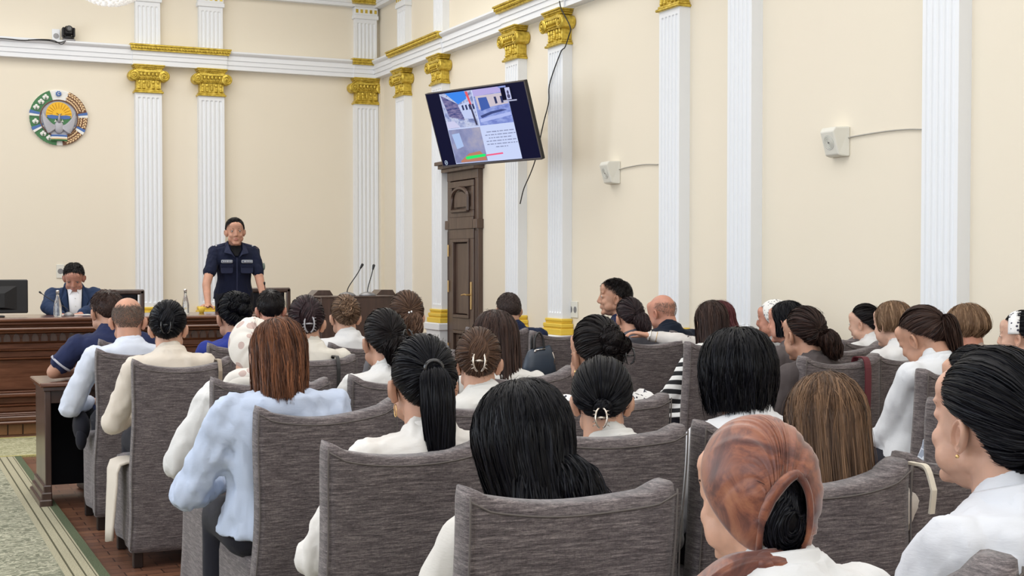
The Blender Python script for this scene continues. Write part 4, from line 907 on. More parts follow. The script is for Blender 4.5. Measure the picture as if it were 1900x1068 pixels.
def bundle(g, C, prof, n, rr, width, tone=(0, 1), flat=1., wave=.002, solid=True, twist=0.):
    """hair tail along centre line C (K,3) with radius profile prof(K)"""
    K = len(C); T = np.gradient(C, axis=0); T /= np.linalg.norm(T, axis=1)[:, None]
    X = np.tile(np.array([1., 0, 0]), (K, 1)); X -= T*(X*T).sum(1)[:, None]; X /= np.linalg.norm(X, axis=1)[:, None]; Y = np.cross(T, X)
    a = rr.uniform(0, 6.28, n); q = np.sqrt(rr.uniform(.35, 1, n)); q[n//12:] = rr.uniform(.8, 1.02, n-n//12)
    tw = a[:, None]+twist*np.linspace(0, 1, K)[None]
    P = C[None]+q[:, None, None]*prof[None, :, None]*(np.cos(tw)[..., None]*X[None]+flat*np.sin(tw)[..., None]*Y[None])
    L = np.where(rr.uniform(0, 1, n) < .5, rr.uniform(.7, .95, n), rr.uniform(.9, 1.0, n)); idx = np.linspace(0, 1, K)[None]*L[:, None]*(K-1); i0 = np.clip(idx.astype(int), 0, K-2); fr = idx-i0
    P = np.take_along_axis(P, i0[..., None].repeat(3, 2), 1)*(1-fr[..., None])+np.take_along_axis(P, (i0+1)[..., None].repeat(3, 2), 1)*fr[..., None]
    P, r = strand_fin(P, rr, width, wave); add_tubes(g, P, r, rr.uniform(tone[0], tone[1], n), cen=C.mean(0)+np.array([0, .2, 0]))
    if solid:
        seg = 14; V = []
        for i in range(K):
            f = .93 if i < K-2 else (.6 if i == K-2 else .15)
            for k in range(seg): t = 2*PI*k/seg; V.append(C[i]+prof[i]*f*(math.cos(t)*X[i]+flat*math.sin(t)*Y[i]))
        Fs = [(i*seg+k, i*seg+(k+1) % seg, (i+1)*seg+(k+1) % seg, (i+1)*seg+k) for i in range(K-1) for k in range(seg)]
        g.add(V, Fs, np.full(len(V), .15))
def ballhair(g, c, r, n, rr, width, tilt=0., turns=.9):
    g.ell(c, np.array(r)*.96, 16, 10); g.tone[-1][:] = .15
    S = 12; t = np.linspace(-.5, .5, S); a0 = rr.uniform(0, 6.28, n); e0 = rr.uniform(-1.3, 1.3, n)
    az = a0[:, None]+t[None]*turns*2.2; el = e0[:, None]+.35*np.sin(a0[:, None]*2+t[None]*4)+.3*t[None]*np.sign(np.sin(a0*3))[:, None]
    # pole along y so hair winds round the facing axis
    D = np.stack([np.cos(el)*np.cos(az), np.sin(el), np.cos(el)*np.sin(az)], -1); P = np.array(c)+D*np.array(r)*1.01
    P, rd = strand_fin(P, rr, width, .0015); add_tubes(g, P, rd, rr.uniform(0, 1, n), cen=np.array(c))

def hair_build(style, X, cols, seed, dens=1., W_=.0012, **k):
    """returns G in world coordinates"""
    b0 = X(np.zeros((1, 3)))[0]; Rl = np.stack([X(np.eye(3)[i:i+1])[0]-b0 for i in range(3)], 1); Rl /= np.linalg.norm(Rl, axis=0); dn = Rl.T@np.array([0, 0, -1.])
    rr = np.random.default_rng(seed); g = G(); nst = int(1150*dens)
    kind = style
    if kind in ('pony', 'bun', 'updo', 'claw', 'lowknot', 'plain'):
        ge = k.get('el', 5 if kind == 'pony' else 0); gaz = k.get('az', 180); spread = k.get('spread', {'pony': 0, 'bun': 4, 'updo': 22, 'claw': 16, 'lowknot': 6, 'plain': 3}[kind])
        vol = k.get('vol', .05)
        def gd(az):
            a = np.abs(((az+180) % 360)-180); f = np.interp(a, [0, 90, 130, 180], [1, .35, -.4, -1.]); return dirv(np.full_like(az, gaz), ge+spread*f)
        A = np.linspace(0, 360, 61); add_shell(g, gather_paths(A, gd, 16, vol, None, 1.012, drop=k.get('drop', 0))*1.0)
        az = rr.uniform(0, 360, nst); P = gather_paths(az, gd, 11, vol+.012, rr, 1.02, .03, k.get('drop', 0))
        cl = .0028*np.sin(np.radians(az)*k.get('clump', 23)+seed)[:, None]*np.sin(np.linspace(0, PI, 11))[None]; P = P+cl[..., None]*(P-HC0)/.1
        P, r = strand_fin(P, rr, W_, .0016); add_tubes(g, P, r, rr.uniform(0, 1, nst)**1.3)
        c0 = to_surf(gd(np.array([90.]))[0], 1.04)
        if kind == 'pony':
            L = k.get('L', .24); r0 = k.get('r', .034); sx = k.get('dx', 0.); dy = k.get('dy', -.02); K = 12; t = np.linspace(0, 1, K)
            C = c0+np.stack([sx*t**1.5, -.035*np.sin(np.minimum(t*3.2, PI/2))+dy*t, .018*np.sin(np.minimum(t*5, PI))], 1)+dn[None]*(L*t**1.25)[:, None]
            prof = r0*np.interp(t, [0, .06, .2, .5, .85, 1], [.35, .6, .95, 1.05, .75, .30]); bundle(g, C, prof, int(700*dens), rr, W_, flat=.8, twist=.5, wave=.003)
        elif kind == 'bun':
            R_ = k.get('r', .045); c = c0+np.array([k.get('dx', 0), -R_*.55, k.get('dz', .0)]); ballhair(g, c, (R_, R_*.8, R_), int(420*dens), rr, W_)
        elif kind == 'updo':
            for q in range(k.get('nb', 5)):
                c = c0+np.array([rr.uniform(-.03, .03), -.012-rr.uniform(0, .015), rr.uniform(-.03, .035)]); R_ = rr.uniform(.024, .036); ballhair(g, c, (R_*1.1, R_*.8, R_), int(170*dens), rr, W_, turns=.7)
        elif kind == 'claw':
            K = 12; t = np.linspace(0, 1, K); C = c0+np.stack([0*t, -.014+.012*np.abs(t-.5), .055-.115*t], 1); prof = .034*np.sin(PI*np.clip(t*.86+.07, 0, 1))**.6
            bundle(g, C, prof, int(480*dens), rr, W_, flat=.75, twist=2.2)
        elif kind == 'lowknot':
            K = 11; t = np.linspace(0, 1, K); sd = k.get('dx', .05); C = c0+np.stack([sd*t, -.028+.0*t, -.02-.12*t], 1); prof = k.get('r', .05)*np.interp(t, [0, .25, .7, 1], [.7, 1, .85, .3])
            bundle(g, C, prof, int(600*dens), rr, W_, flat=.7, twist=1.6, wave=.006)
        nf = int(26*dens); az = rr.uniform(20, 340, nf); P = gather_paths(az, gd, 14, vol+.06, rr, 1.03, .08); P, r = strand_fin(P, rr, W_*.4, .006); add_tubes(g, P, r, rr.uniform(0, 1, nf))
    elif kind == 'fall':
        L0 = k.get('L', .2); back = k.get('back', 1.0); a0 = k.get('a0', 62); wend = k.get('wend', .95); curl = k.get('curl', 0.); out = k.get('out', -.03); vol = k.get('vol', .10); part = k.get('part', 0.); S = 14; wv = k.get('wave', .002); thick = k.get('thick', .0)
        def paths(az, rr_=None, lift=1.03, jit=0., Lj=None):
            n = len(az); s = np.sign(np.sin(np.radians(az))); fr = np.clip((180-np.abs(((az+180) % 360)-180))/120, 0, 1)  # 0 back .. 1 front
            st = np.stack([np.full(n, part)+.02*s, -.35+.85*fr, np.full(n, 1.)], -1)
            if rr_ is not None: st = st+rr_.normal(0, jit, st.shape)*np.array([.6, 1.5, 0])
            st /= np.linalg.norm(st, axis=-1, keepdims=True); e = dirv(az, np.full(n, k.get('eq', -8.)))
            t = np.linspace(0, 1, S); u = np.clip(t/.45, 0, 1); w = np.clip((t-.45)/.55, 0, 1)
            D = slerp(st[:, None], e[:, None], np.broadcast_to(u, (n, S))); D /= np.linalg.norm(D, axis=-1, keepdims=True)
            rad = lift+vol*np.sin(PI/2*u)**.8; P = to_surf(D, np.broadcast_to(rad, (n, S)))
            Ls = (L0*np.interp(np.abs(((az+180) % 360)-180), [0, 60, 100, 180], [k.get('Lf', 1.), k.get('Lf', 1.), 1., back]))
            if Lj is not None: Ls = Ls*Lj
            P[..., 2] -= Ls[:, None]*w[None]; sc = 1-(1-wend)*w[None]**1.2-curl*w[None]**3; P[..., 0] *= sc; P[..., 1] = P[..., 1]*np.where(P[..., 1] > 0, sc, 1.)+out*w[None]**1.1*np.clip(-P[..., 1]/.08, 0, 1)
            P[..., 0] += k.get('dx', 0.)*w[None]**1.5
            return P
        A = np.linspace(a0, 360-a0, 57); g0 = paths(A, None, 1.01); add_shell(g, g0, .12); g0i = HC0+(g0-HC0)*np.array([.8, .85, .99]); add_shell(g, g0i[:, 5:], .05)
        n = int(nst*1.7); az = a0+(360-2*a0)*rr.uniform(0, 1, n); P = paths(az, rr, 1.02, .12, np.where(rr.uniform(0, 1, n) < k.get('rag', .25), rr.uniform(.66, 1.12, n), rr.uniform(.93, 1.03, n)))
        cl = .004*np.sin(np.radians(az)*k.get('clump', 17)+seed)+.003*np.sin(np.radians(az)*41+1); t = np.linspace(0, 1, S)
        O = P-HC0; O[..., 2] *= .3; O /= np.linalg.norm(O, axis=-1, keepdims=True)+1e-9; P = P+O*(cl[:, None]*t[None])[..., None]
        inner = rr.uniform(0, 1, n) < .2; P[inner] = HC0+(P[inner]-HC0)*np.array([.93, .95, 1.0])
        P, r = strand_fin(P, rr, W_, wv); add_tubes(g, P, r, np.clip(.36+.26*np.sin(np.radians(az)*13+seed)+.16*np.sin(np.radians(az)*31)+rr.normal(0, .2, n), 0, 1))
        nf = int(30*dens); az = a0+(360-2*a0)*rr.uniform(0, 1, nf); P = paths(az, rr, 1.06, .3, rr.uniform(.8, 1.1, nf)); P, r = strand_fin(P, rr, W_*.4, .007); add_tubes(g, P, r, rr.uniform(0, 1, nf))
    elif kind in ('short', 'balding'):
        top = kind == 'short'; wh = dirv(np.array([180.]), np.array([62.]))[0]; lenT = k.get('top', .03)
        fade = k.get('fade', .35)
        if top:
            gd = lambda az: np.tile(wh, (len(az), 1)); A = np.linspace(0, 360, 61); 
            P = gather_paths(A, gd, 14, k.get('vol', .04), None, .985); add_shell(g, P)
        n = int(k.get('n', 2600)*.6*dens); az = rr.uniform(0, 360, n*2); el = np.degrees(np.arcsin(rr.uniform(-.8, 1, n*2))); ok = el > hairline(az)-3+rr.normal(0, 2.5, n*2)
        if not top:
            aa = np.abs(((az+180) % 360)-180); lim = np.interp(aa, [0, 70, 100, 150, 180], [-90, 5, 26, k.get('lim', 30), k.get('lim', 30)-4]); ok &= (el < lim+rr.normal(0, 4, n*2))
        az, el = az[ok][:n], el[ok][:n]; D = dirv(az, el); N = len(az); tang = D-wh*(D@wh)[:, None]; tang -= D*(tang*D).sum(1)[:, None]; tang /= np.linalg.norm(tang, axis=1)[:, None]+1e-6
        fr = np.clip(D[:, 1]*1.2, 0, 1)*np.clip(D[:, 2], 0, 1); Ls = (lenT if top else .014)*np.clip((el+45)/90, fade, 1)*rr.uniform(.7, 1.2, N)
        S = 3; t = np.linspace(0, 1, S); lift = (.25+.5*fr)*(1 if top else .5)
        base = to_surf(D, np.full(N, (1.0+.0 if top else .955)+0*el)); nd = D+tang*0; P = base[:, None]+Ls[:, None, None]*t[None, :, None]*(tang[:, None]+nd[:, None]*lift[:, None, None]*(1-.4*t[None, :, None]))
        P, r = strand_fin(P, rr, W_*(.9 if top else .42), .0012); add_tubes(g, P, r, rr.uniform(0, 1, N))
    M = np.concatenate(g.v); M = X(M); g.v = [M]; g.n = len(M); return g

# ---- accessories in head frame ------------------------------------------------
def claw_clip(par, X, c, m, s=1., wide=False):
    c = np.array(c, float); g = G()
    for sx in (-1, 1):
        g.tube(X(c+np.array([(sx*.017*math.cos(t)+sx*.004, -.006-.016*math.cos(t), .036*math.sin(t)) for t in np.linspace(-1.4, 1.4, 12)])*s), .0038*s, 6)
        for q in (-.024, -.012, 0, .012, .024): g.tube(X(c+s*np.array([(sx*.018, -.02, q), (sx*.026, -.012, q*1.1), (sx*.03, .004, q*1.2)])), .0018*s, 5)
    g.tube(X(c+s*np.array([(-.014, -.02, 0), (0, -.028, 0), (.014, -.02, 0)])), .004*s, 6); return g.obj('hair_claw', m, par, True)
def pearl_clip(par, X, c):
    g = G()
    for dx, dz in ((-.012, .01), (0, .014), (-.004, .0), (.008, .004), (.014, -.006), (.004, -.012), (-.012, -.008)): g.ell(X(np.array([np.array(c)+(dx, -.003, dz)]))[0], (.005,)*3, 8, 6)
    return g.obj('pearl_hair_clip', M_PEARL, par, True)
M_PEARL = mat('pearl', (.85, .85, .85), .2, .7); M_CLAWS = mat('chrome_clip', (.62, .55, .48), .25, .7, .9); M_CLAWK = mat('black_clip', (.012, .012, .014), .2, .6); M_CLAWG = mat('grey_clip', (.32, .31, .33), .3, .6)
M_EYE = mat('eye_white', (.75, .73, .70), .2, .5); M_IRIS = mat('iris', (.02, .012, .01), .1, .6); M_LIP = mat('lips', (.42, .17, .14), .45, .4); M_BROW = mat('brow', (.02, .014, .012), .7)
M_SHOE = mat('black_leather', (.015, .015, .016), .35, .5)
FAIR = (.58, .34, .24); TAN = (.48, .27, .185); RED = (.57, .28, .20); PALE = (.64, .40, .30)
def shoe_geo():
    g = G(); g.loft([((0, -.09, .03), (1, 0, 0), (0, 0, 1), .03, .03, .8), ((0, -.06, .04), (1, 0, 0), (0, 0, 1), .036, .04, .8), ((0, .02, .036), (1, 0, 0), (0, 0, 1), .040, .035, .8), ((0, .1, .026), (1, 0, 0), (0, 0, 1), .045, .025, .8), ((0, .15, .02), (1, 0, 0), (0, 0, 1), .036, .018, .8), ((0, .17, .016), (1, 0, 0), (0, 0, 1), .015, .01, .8)], 14)
    return remesh(g, .009, 'shoe', 2, .15)[:2]
SHOE = shoe_geo()

def person(label, px, py, Y, hair=None, hcol=BLK, yaw=0, hyaw=None, pitch=6, roll=0, s=1.0, sw=1.0, skin=FAIR, top=((.78, .78, .78), None), sleeve='long', bottom=(.015, .015, .022),
           seatY=None, seatX=None, lean=None, arms=None, elbow=(.07, .07), collar=True, hidden_vol=.012, vox=None, seed=1, dens=1., loose=.014, bust=.0, face=False, ears=True, amp=.005, stand=False, hk={}, hs=1.0, hand=('relax', 'relax'), body_s=None, base_z=0., skirt=False, W_=None, slv=.78):
    d = np.linalg.norm(at_Y(px, py, Y)-CAM); vox = vox or (.009 if face else .0135); b = math.radians(yaw); hy = math.radians(yaw if hyaw is None else hyaw)
    S = s; topp = at_Y(px, py, Y); Rh = rotm(hy, math.radians(pitch), math.radians(roll)); HS = s*hs
    Hc = topp-np.array([0, 0, (.114+hidden_vol)*HS]); X = lambda V: np.asarray(V)*HS@Rh.T+Hc
    B = rotm(b); Rr, Ff, U = B[:, 0], B[:, 1], np.array([0, 0, 1.])
    bs = body_s or s
    t = thing('person', label, 'person', (Hc[0], Hc[1], base_z)); t['group'] = 'audience members' if not stand else 'officials'
    par_off = np.array([Hc[0], Hc[1], base_z])
    N = Hc+Rh@np.array([0, -.045, -.108])*HS          # neck base (world)
    N = N*1.0; N2 = np.array([Hc[0], Hc[1], N[2]])-Ff*.045*HS+(np.array([N[0], N[1], 0])-np.array([Hc[0], Hc[1], 0]))*.3
    N = N2
    if stand: pel = np.array([N[0], N[1], base_z+.93*bs])-Ff*(-.02) if lean is None else np.array([N[0], N[1], base_z+.93*bs])-Ff*lean
    else: pel = np.array([seatX if seatX is not None else N[0], (seatY+.20) if seatY is not None else N[1]-.02, .56])
    spine = lambda q: pel+(N-pel)*q-Ff*(.035*math.sin(PI*q))*0
    H_ = N[2]-pel[2]
    # torso rings (fraction of spine, rx, ry)
    RG = [(-.16, .15, .10), (-.05, .172, .125), (.08, .168, .122), (.3, .142+.01*bust, .108), (.5, .150, .112+.2*bust), (.68, .163*sw, .115+.2*bust), (.82, .168*sw, .100), (.90, .158*sw, .085), (.96, .116*sw, .074), (1.0, .066, .062), (1.06, .056, .057)]
    def torso(g, inf, lo=-.16, hi=1.06, col=False):
        rings = []
        for q, rx, ry in RG:
            if q < lo or q > hi: continue
            c = pel+(N-pel)*q; c = c+Ff*(-.02+.02*math.sin(PI*min(max(q, 0), 1)))
            f = inf if q < .97 else inf*.4
            rings.append((c, Rr, Ff, (rx+f)*bs, (ry+f)*bs, .85))
        g.loft(rings, 26)
    sh = [N-U*.066*bs+Rr*sx*.155*sw*bs-Ff*.01 for sx in (-1, 1)]
    J = []
    for i, sx in enumerate((-1, 1)):
        if arms and arms[i] is not None:
            e, w = arms[i]; e = sh[i]+(Rr*e[0]*sx+Ff*e[1]+U*e[2])*bs if len(e) == 3 else np.array(e[1:]); w = e+(Rr*w[0]*sx+Ff*w[1]+U*w[2])*bs if len(w) == 3 else np.array(w[1:])
        else: e = sh[i]+(Rr*sx*elbow[i]+Ff*.08-U*.255)*bs; w = e+(Ff*.21-Rr*sx*(.06+elbow[i]*.6)+U*.0)*bs
        J.append((sh[i], e, w))
    # legs
    LG = []
    for sx in (-1, 1):
        if stand: hip = pel+Rr*sx*.09; kn = hip-U*.43*bs; an = np.array([kn[0], kn[1], base_z+.08])-Ff*.02
        else: hip = pel+Rr*sx*.09-U*.01; kn = np.array([hip[0], hip[1], .53])+Ff*.40+Rr*sx*.03; an = np.array([kn[0], kn[1], .09])+Ff*.0
        LG.append((hip, kn, an))
    g = G(); head_prims(g, X, HS, face); g.capsule(N-U*.06, Hc+Rh@np.array([0, -.03, -.05])*HS, .060*bs, .052*HS, 14); torso(g, -.014, hi=.97)
    for a, e, w in J: g.capsule(a+(e-a)*0, e, .050*bs, .038*bs); g.capsule(e, w, .038*bs, .026*bs)
    for h, k_, a in LG: g.capsule(h, k_, .082*bs, .055*bs); g.capsule(k_, a, .053*bs, .035*bs); g.capsule(a, a+Ff*.13-U*.035, .036, .028)
    V, Fq, Nn = remesh(g, vox, 'body', 2, .6 if face else .4); g = G(); g.add(V, Fq)
    for i, sx in enumerate((-1, 1)):                  # ears and hands join the one skin mesh
        E = EARV.copy(); E[:, 0] = (E[:, 0]*.9+.0655); E[:, 1] -= .004; E[:, 2] -= .012; E[:, 0] *= sx
        if ears: g.add(X(E), EARF)
        a, e, w = J[i]; fd = (w-e)/np.linalg.norm(w-e)
        pn = U-fd*(U@fd)
        if np.linalg.norm(pn) < .3: pn = -Rr*sx-fd*((-Rr*sx)@fd)*0; pn = np.cross(fd, Ff) if abs(fd@Ff) < .8 else Rr
        pn /= np.linalg.norm(pn); xx = np.cross(fd, pn); HV, HF = HAND[hand[i]]; hv = HV.copy()*bs*.97; thumb = -sx
        fdd = fd
        if stand: # hand resting flat on a table
            fdd = Ff*.85+Rr*sx*.35; fdd /= np.linalg.norm(fdd); pn = U; xx = np.cross(fdd, pn)
        hv[:, 0] *= 1 if (xx@(Rr*thumb)) > 0 else -1
        g.add(hv[:, :1]*xx+hv[:, 1:2]*fdd+hv[:, 2:3]*pn+w, HF)
    g.v = [v-par_off for v in g.v]; body = g.obj('body', skin_mat(skin), t, True)
    L = lambda gg: (setattr(gg, 'v', [v-par_off for v in gg.v]), gg)[1]
    # shirt
    cm = top[1] or cloth_mat('fabric_'+label[:18].replace(' ', '_'), tuple(c*.86 for c in top[0])); rs = np.random.default_rng(seed)
    g = G(); torso(g, loose, -.10, 1.06); g.capsule(N-U*.075, N-U*.004, .092*bs, .066*bs, 16)
    for i, (a, e, w) in enumerate(J):
        lo = loose
        if sleeve == 'long': 
            g.capsule(a-U*.004, e, (.050+lo)*bs, (.042+lo)*bs); g.capsule(e, e+(w-e)*.93, (.044+lo)*bs, (.030+lo*.6)*bs)
        elif sleeve == 'rolled': g.capsule(a-U*.004, e, (.056+lo)*bs, (.044+lo)*bs); g.capsule(e, e+(w-e)*.2, (.044+lo)*bs, (.042+lo)*bs)
        elif sleeve == 'short': g.capsule(a-U*.004, a+(e-a)*(.62 if stand else slv), (.052+lo)*bs, (.047+lo*1.2)*bs)
    V, Fq, Nn = remesh(g, max(vox, .0105), 'shirt', 2, .55); V = folds(V, Nn, amp, 26, seed); V = folds(V, Nn, amp*.5, 60, seed+5, .3)
    sg2 = G(); sg2.add(V, Fq); shirt = L(sg2).obj('shirt', cm, t, True)
    if collar:
        g = G(); fwd = (Hc-N); c0 = N+Ff*.004; rings = []; seg = 30
        for q, (dz, rr_) in enumerate(((-.02, 1.1), (.01, 1.02), (.032, .97), (.037, 1.0), (.032, 1.05), (.0, 1.22), (-.03, 1.42))):
            for kx in range(seg):
                th = 2*PI*kx/seg; back = .5-.5*math.sin(th); zz = dz*(.55+.45*back) - (1-back)*.022
                sg_r = rr_
                g.v.append(np.array([c0+Rr*math.cos(th)*.066*sg_r*bs+Ff*math.sin(th)*.066*sg_r*bs+U*zz*bs]))
        n_ = len(g.v); g.v = [np.concatenate(g.v)]; g.n = n_; g.tone = [np.full(n_, .5)]
        g.f = [(i*seg+k2, i*seg+(k2+1) % seg, (i+1)*seg+(k2+1) % seg, (i+1)*seg+k2) for i in range(6) for k2 in range(seg)]
        L(g).obj('collar', cm, shirt, True)
    # lower garment
    g = G(); bc = bottom
    g.ell(pel-U*.0, (.175*bs, .135*bs, .11), 20, 12, M=B)
    for h, k_, a in LG:
        g.capsule(h, k_, .094*bs, .070*bs); g.capsule(k_, a+U*.03, .068*bs, .058*bs)
    if skirt: g.loft([(LG[0][0]*.5+LG[1][0]*.5-U*.0, Rr, U, .17, .09, .7), ((LG[0][1]+LG[1][1])/2, Rr, U, .17, .08, .7), ((LG[0][1]+LG[1][1])/2+Ff*.06, Rr, U, .15, .05, .7)], 20)
    V, Fq, Nn = remesh(g, .020, 'trousers', 2, .5); V = folds(V, Nn, .003, 22, seed+3); g = G(); g.add(V, Fq); L(g).obj('skirt' if skirt else 'trousers', cloth_mat('lower_%d' % seed, bc), t, True)
    for h, k_, a in LG:
        SV, SF = SHOE; g = G(); g.add(SV[:, :1]*Rr+SV[:, 1:2]*Ff+SV[:, 2:3]*U+np.array([a[0], a[1], base_z])+Ff*.03, SF); L(g).obj('shoe', M_SHOE, t, True)
    # eyes, brows, lips
    if face:
        for sx in (-1, 1):
            g = G(); g.ell(X(np.array([[sx*.032, .0785, .0095]]))[0], (.0080*HS,)*3, 12, 8, M=Rh); L(g).obj('eye', M_EYE, t, True)
            if face != 'closed':
                g = G(); g.ell(X(np.array([[sx*.032, .0848, .0088]]))[0], (.0050*HS, .0030*HS, .0046*HS), 10, 6, M=Rh); L(g).obj('iris', M_IRIS, t, True)
            g = G(); g.tube(X(np.array([(sx*(.016+.032*q), .0855-.013*q*q-.002, .0295+.004*math.sin(PI*q*.9)) for q in np.linspace(0, 1, 8)])), np.interp(np.linspace(0, 1, 8), [0, .5, 1], [.0042, .0040, .0018]), 6); L(g).obj('eyebrow', M_BROW, t, True)
            if not (stand or base_z > 0): continue
            g = G(); g.tube(X(np.array([(sx*.032+.0155*q, .0885-.0075*q*q, .0128+.0045*(1-q*q)) for q in np.linspace(-1, 1, 8)])), .0018, 5); L(g).obj('eyelashes', M_BROW, t, True)
        g = G(); g.tube(X(np.array([(.021*q, .0872-.009*q*q, -.053-.002*q*q+.0015*math.cos(6*q)) for q in np.linspace(-1, 1, 10)])), .0042*np.sqrt(np.maximum(1-np.linspace(-1, 1, 10)**2, .05)), 7)
        g.tube(X(np.array([(.018*q, .0868-.008*q*q, -.0625) for q in np.linspace(-1, 1, 10)])), .005*np.sqrt(np.maximum(1-np.linspace(-1, 1, 10)**2, .05)), 7); L(g).obj('lips', M_LIP, t, True)
    if hair:
        W0 = W_ or max(.0008, min(.0022, d*.00026)); hg = hair_build(hair, X, hcol, seed, dens, W0, **hk); L(hg).obj('hair', hair_mat(*hcol), t, True, True)
    return dict(t=t, X=lambda V: X(V)-par_off, Xw=X, off=par_off, J=J, N=N, Ff=Ff, Rr=Rr, Hc=Hc, shirt=shirt, L=L, s=HS, cm=cm, pel=pel, LG=LG)
# ============================================================ AUDIENCE
WHITE = (.80, .80, .80)
def cm_(n, c, **k): return cloth_mat(n, c, **k)
RW = {-1: 1.52, 0: 2.37, 1: 3.19, 2: 4.12, 3: 5.10, 4: 6.37, 5: 7.37, 6: 8.50}
def seat(x0, row, lab, **k): return chair(x0+CW/2+.005, (RW[row] if row in RW else row)+.045, lab, **k)
HD = .20                    # head centre ahead of the chair back plane
R2 = math.radians

# --- aisle column, from the camera forwards
p10 = person('person in an orange-brown patterned headscarf and white top, nearest in the middle', 1396, 772, RW[-1]+HD+.07, 'plain', BLK, yaw=2, hyaw=8, pitch=8, s=1.0, top=(WHITE, None), seatY=RW[-1], seed=10, dens=.4, hidden_vol=.018, hs=.97, hk=dict(el=-18, vol=.02), face=True, ears=False)
def scarf(P, m, name, g_az, g_el, side=-22, backel=-52, front=36, lift=1.10, vol=.10, nf=9, amp=.03, seed=0, hole=None, zs=1.0):
    X = P['X']; nA = 181; A = np.linspace(0, 360, nA); a3 = np.abs(((A+180) % 360)-180)
    el = np.interp(a3, [0, 45, 72, 95, 140, 180], [front, front-12, -14, side, backel, backel]); a = dirv(A, el); b = dirv(np.full(nA, g_az), np.full(nA, g_el))
    S = 46; t = np.linspace(0, 1, S); wm = np.interp(a3, [0, 60, 100, 180], [2.2, 1.3, .5, .15])[:, None, None]; tt = t[None, :, None]; D = (1-tt)**2*a[:, None]+2*tt*(1-tt)*wm*dirv(180., 52.)+tt**2*b[:, None]; D /= np.linalg.norm(D, axis=-1, keepdims=True)
    th = np.radians(A)[:, None]; f = np.abs(np.sin(nf*.5*th+.9*np.sin(2*th+seed)+1.2*t[None]))-.5
    rad = lift+vol*np.sin(PI*np.clip(t, 0, 1))[None]**.8+amp*f*(t[None]**.8)+.3*amp*np.sin(2.3*nf*th+4*t[None]+seed)*t[None]; rad = rad-.04*np.exp(-(t[None]/.05)**2)
    V = to_surf(D, rad); V[..., 2] = np.where(V[..., 2] < 0, V[..., 2]*zs, V[..., 2]); n_, m_ = nA, S; i, j = np.meshgrid(np.arange(n_-1), np.arange(m_-1), indexing='ij'); q = (i*m_+j).ravel(); Q = np.stack([q, q+1, q+m_+1, q+m_], 1)
    if hole:
        Dc = D.reshape(-1, 3)[Q].mean(1); az = np.degrees(np.arctan2(Dc[:, 0], Dc[:, 1])); e = np.degrees(np.arcsin(np.clip(Dc[:, 2], -1, 1)))
        u = (((az-hole[0]+180) % 360)-180)*np.cos(np.radians(e)); w = e-hole[1]; c_, s_ = math.cos(hole[4]), math.sin(hole[4]); u, w = u*c_+w*s_, -u*s_+w*c_; Q = Q[(np.abs(u)/hole[2])**1.6+(np.abs(w)/hole[3])**1.6 > 1]
    g = G(); g.add(X(V.reshape(-1, 3)), Q); o = g.obj(name, m, P['t'], True); md = o.modifiers.new('thick', 'SOLIDIFY'); md.thickness = .004; return o
def orange_mat():
    m = mat('rust_printed_silk', (.42, .15, .06), .42, .4); n = noise_tex(m, 13, (1, 1, 1), 5, .65); n.inputs['Distortion'].default_value = 1.2
    r = ramp(m, n.outputs[0], [(.32, (.065, .018, .013)), (.45, (.13, .040, .026)), (.54, (.23, .076, .040)), (.70, (.33, .13, .066))]); lk(m, r.outputs[0], pb(m).inputs['Base Color']); pb(m).inputs['Sheen Weight'].default_value = .3; return m
M_OR = orange_mat()
HOLE = (-158, -28, 24, 38, .30)
sc = scarf(p10, M_OR, 'headscarf', -126, -52, front=42, side=-38, backel=-66, lift=1.08, vol=.09, nf=26, amp=.075, seed=1, hole=HOLE, zs=1.4)
X = p10['X']; g = G(); rr = np.random.default_rng(5); bc_ = to_surf(dirv(HOLE[0]-6, HOLE[1]-2.), .84)*np.array([1, 1, 1.25]); ballhair(g, bc_, (.044, .036, .066), 700, rr, .0009); g.v = [X(v) for v in g.v]; g.obj('hair_bun', hair_mat(*BLK), p10['t'], True, True)
g = G(); C_ = []
for a in np.linspace(0, 2*PI, 60):
    cu, cw = math.copysign(abs(math.cos(a))**1.25, math.cos(a))*HOLE[2], math.copysign(abs(math.sin(a))**1.25, math.sin(a))*HOLE[3]; c_, s_ = math.cos(HOLE[4]), math.sin(HOLE[4]); u, w = cu*c_-cw*s_, cu*s_+cw*c_; e = HOLE[1]+w; C_.append(to_surf(dirv(HOLE[0]+u/max(.3, math.cos(R2(e))), e), 1.155+.02*math.sin(3*a)))
C_ = np.array(C_); C_[:, 2] = np.where(C_[:, 2] < 0, C_[:, 2]*1.4, C_[:, 2]); g.tube(X(C_), .0075+.002*np.sin(np.linspace(0, 12, 60)), 8, False); g.obj('scarf_edge', M_OR, sc, True)
g = G(); g.ell(X(np.array([[-.052, -.078, -.098]]))[0], (.026, .024, .020), 14, 10); g.obj('scarf_knot', M_OR, sc, True)
g = G(); K = smooth_path([(.02, -.100, -.108), (-.03, -.098, -.105), (-.070, -.070, -.100), (-.115, -.045, -.12), (-.155, -.01, -.165), (-.19, .03, -.22), (-.21, .06, -.28)], 30); Vp = []
for i, c in enumerate(K):
    q = i/29; w = np.interp(q, [0, .2, .33, .5, 1], [.012, .024, .020, .032, .052])
    for k in range(20): a = 2*PI*k/20; ww = w*(1+.16*math.sin(5*a+3*q)+.08*math.sin(9*a-5*q)); Vp.append(c+np.array([.55*ww*math.cos(a), ww*.6*math.cos(a), ww*math.sin(a)]))
g.add(X(np.array(Vp)), [(i*20+k, i*20+(k+1) % 20, (i+1)*20+(k+1) % 20, (i+1)*20+k) for i in range(29) for k in range(20)]); g.obj('scarf_tail', M_OR, sc, True)
seat(1.06, -1, 'grey slipcovered chair below the frame edge under the orange headscarf woman', dz=0)

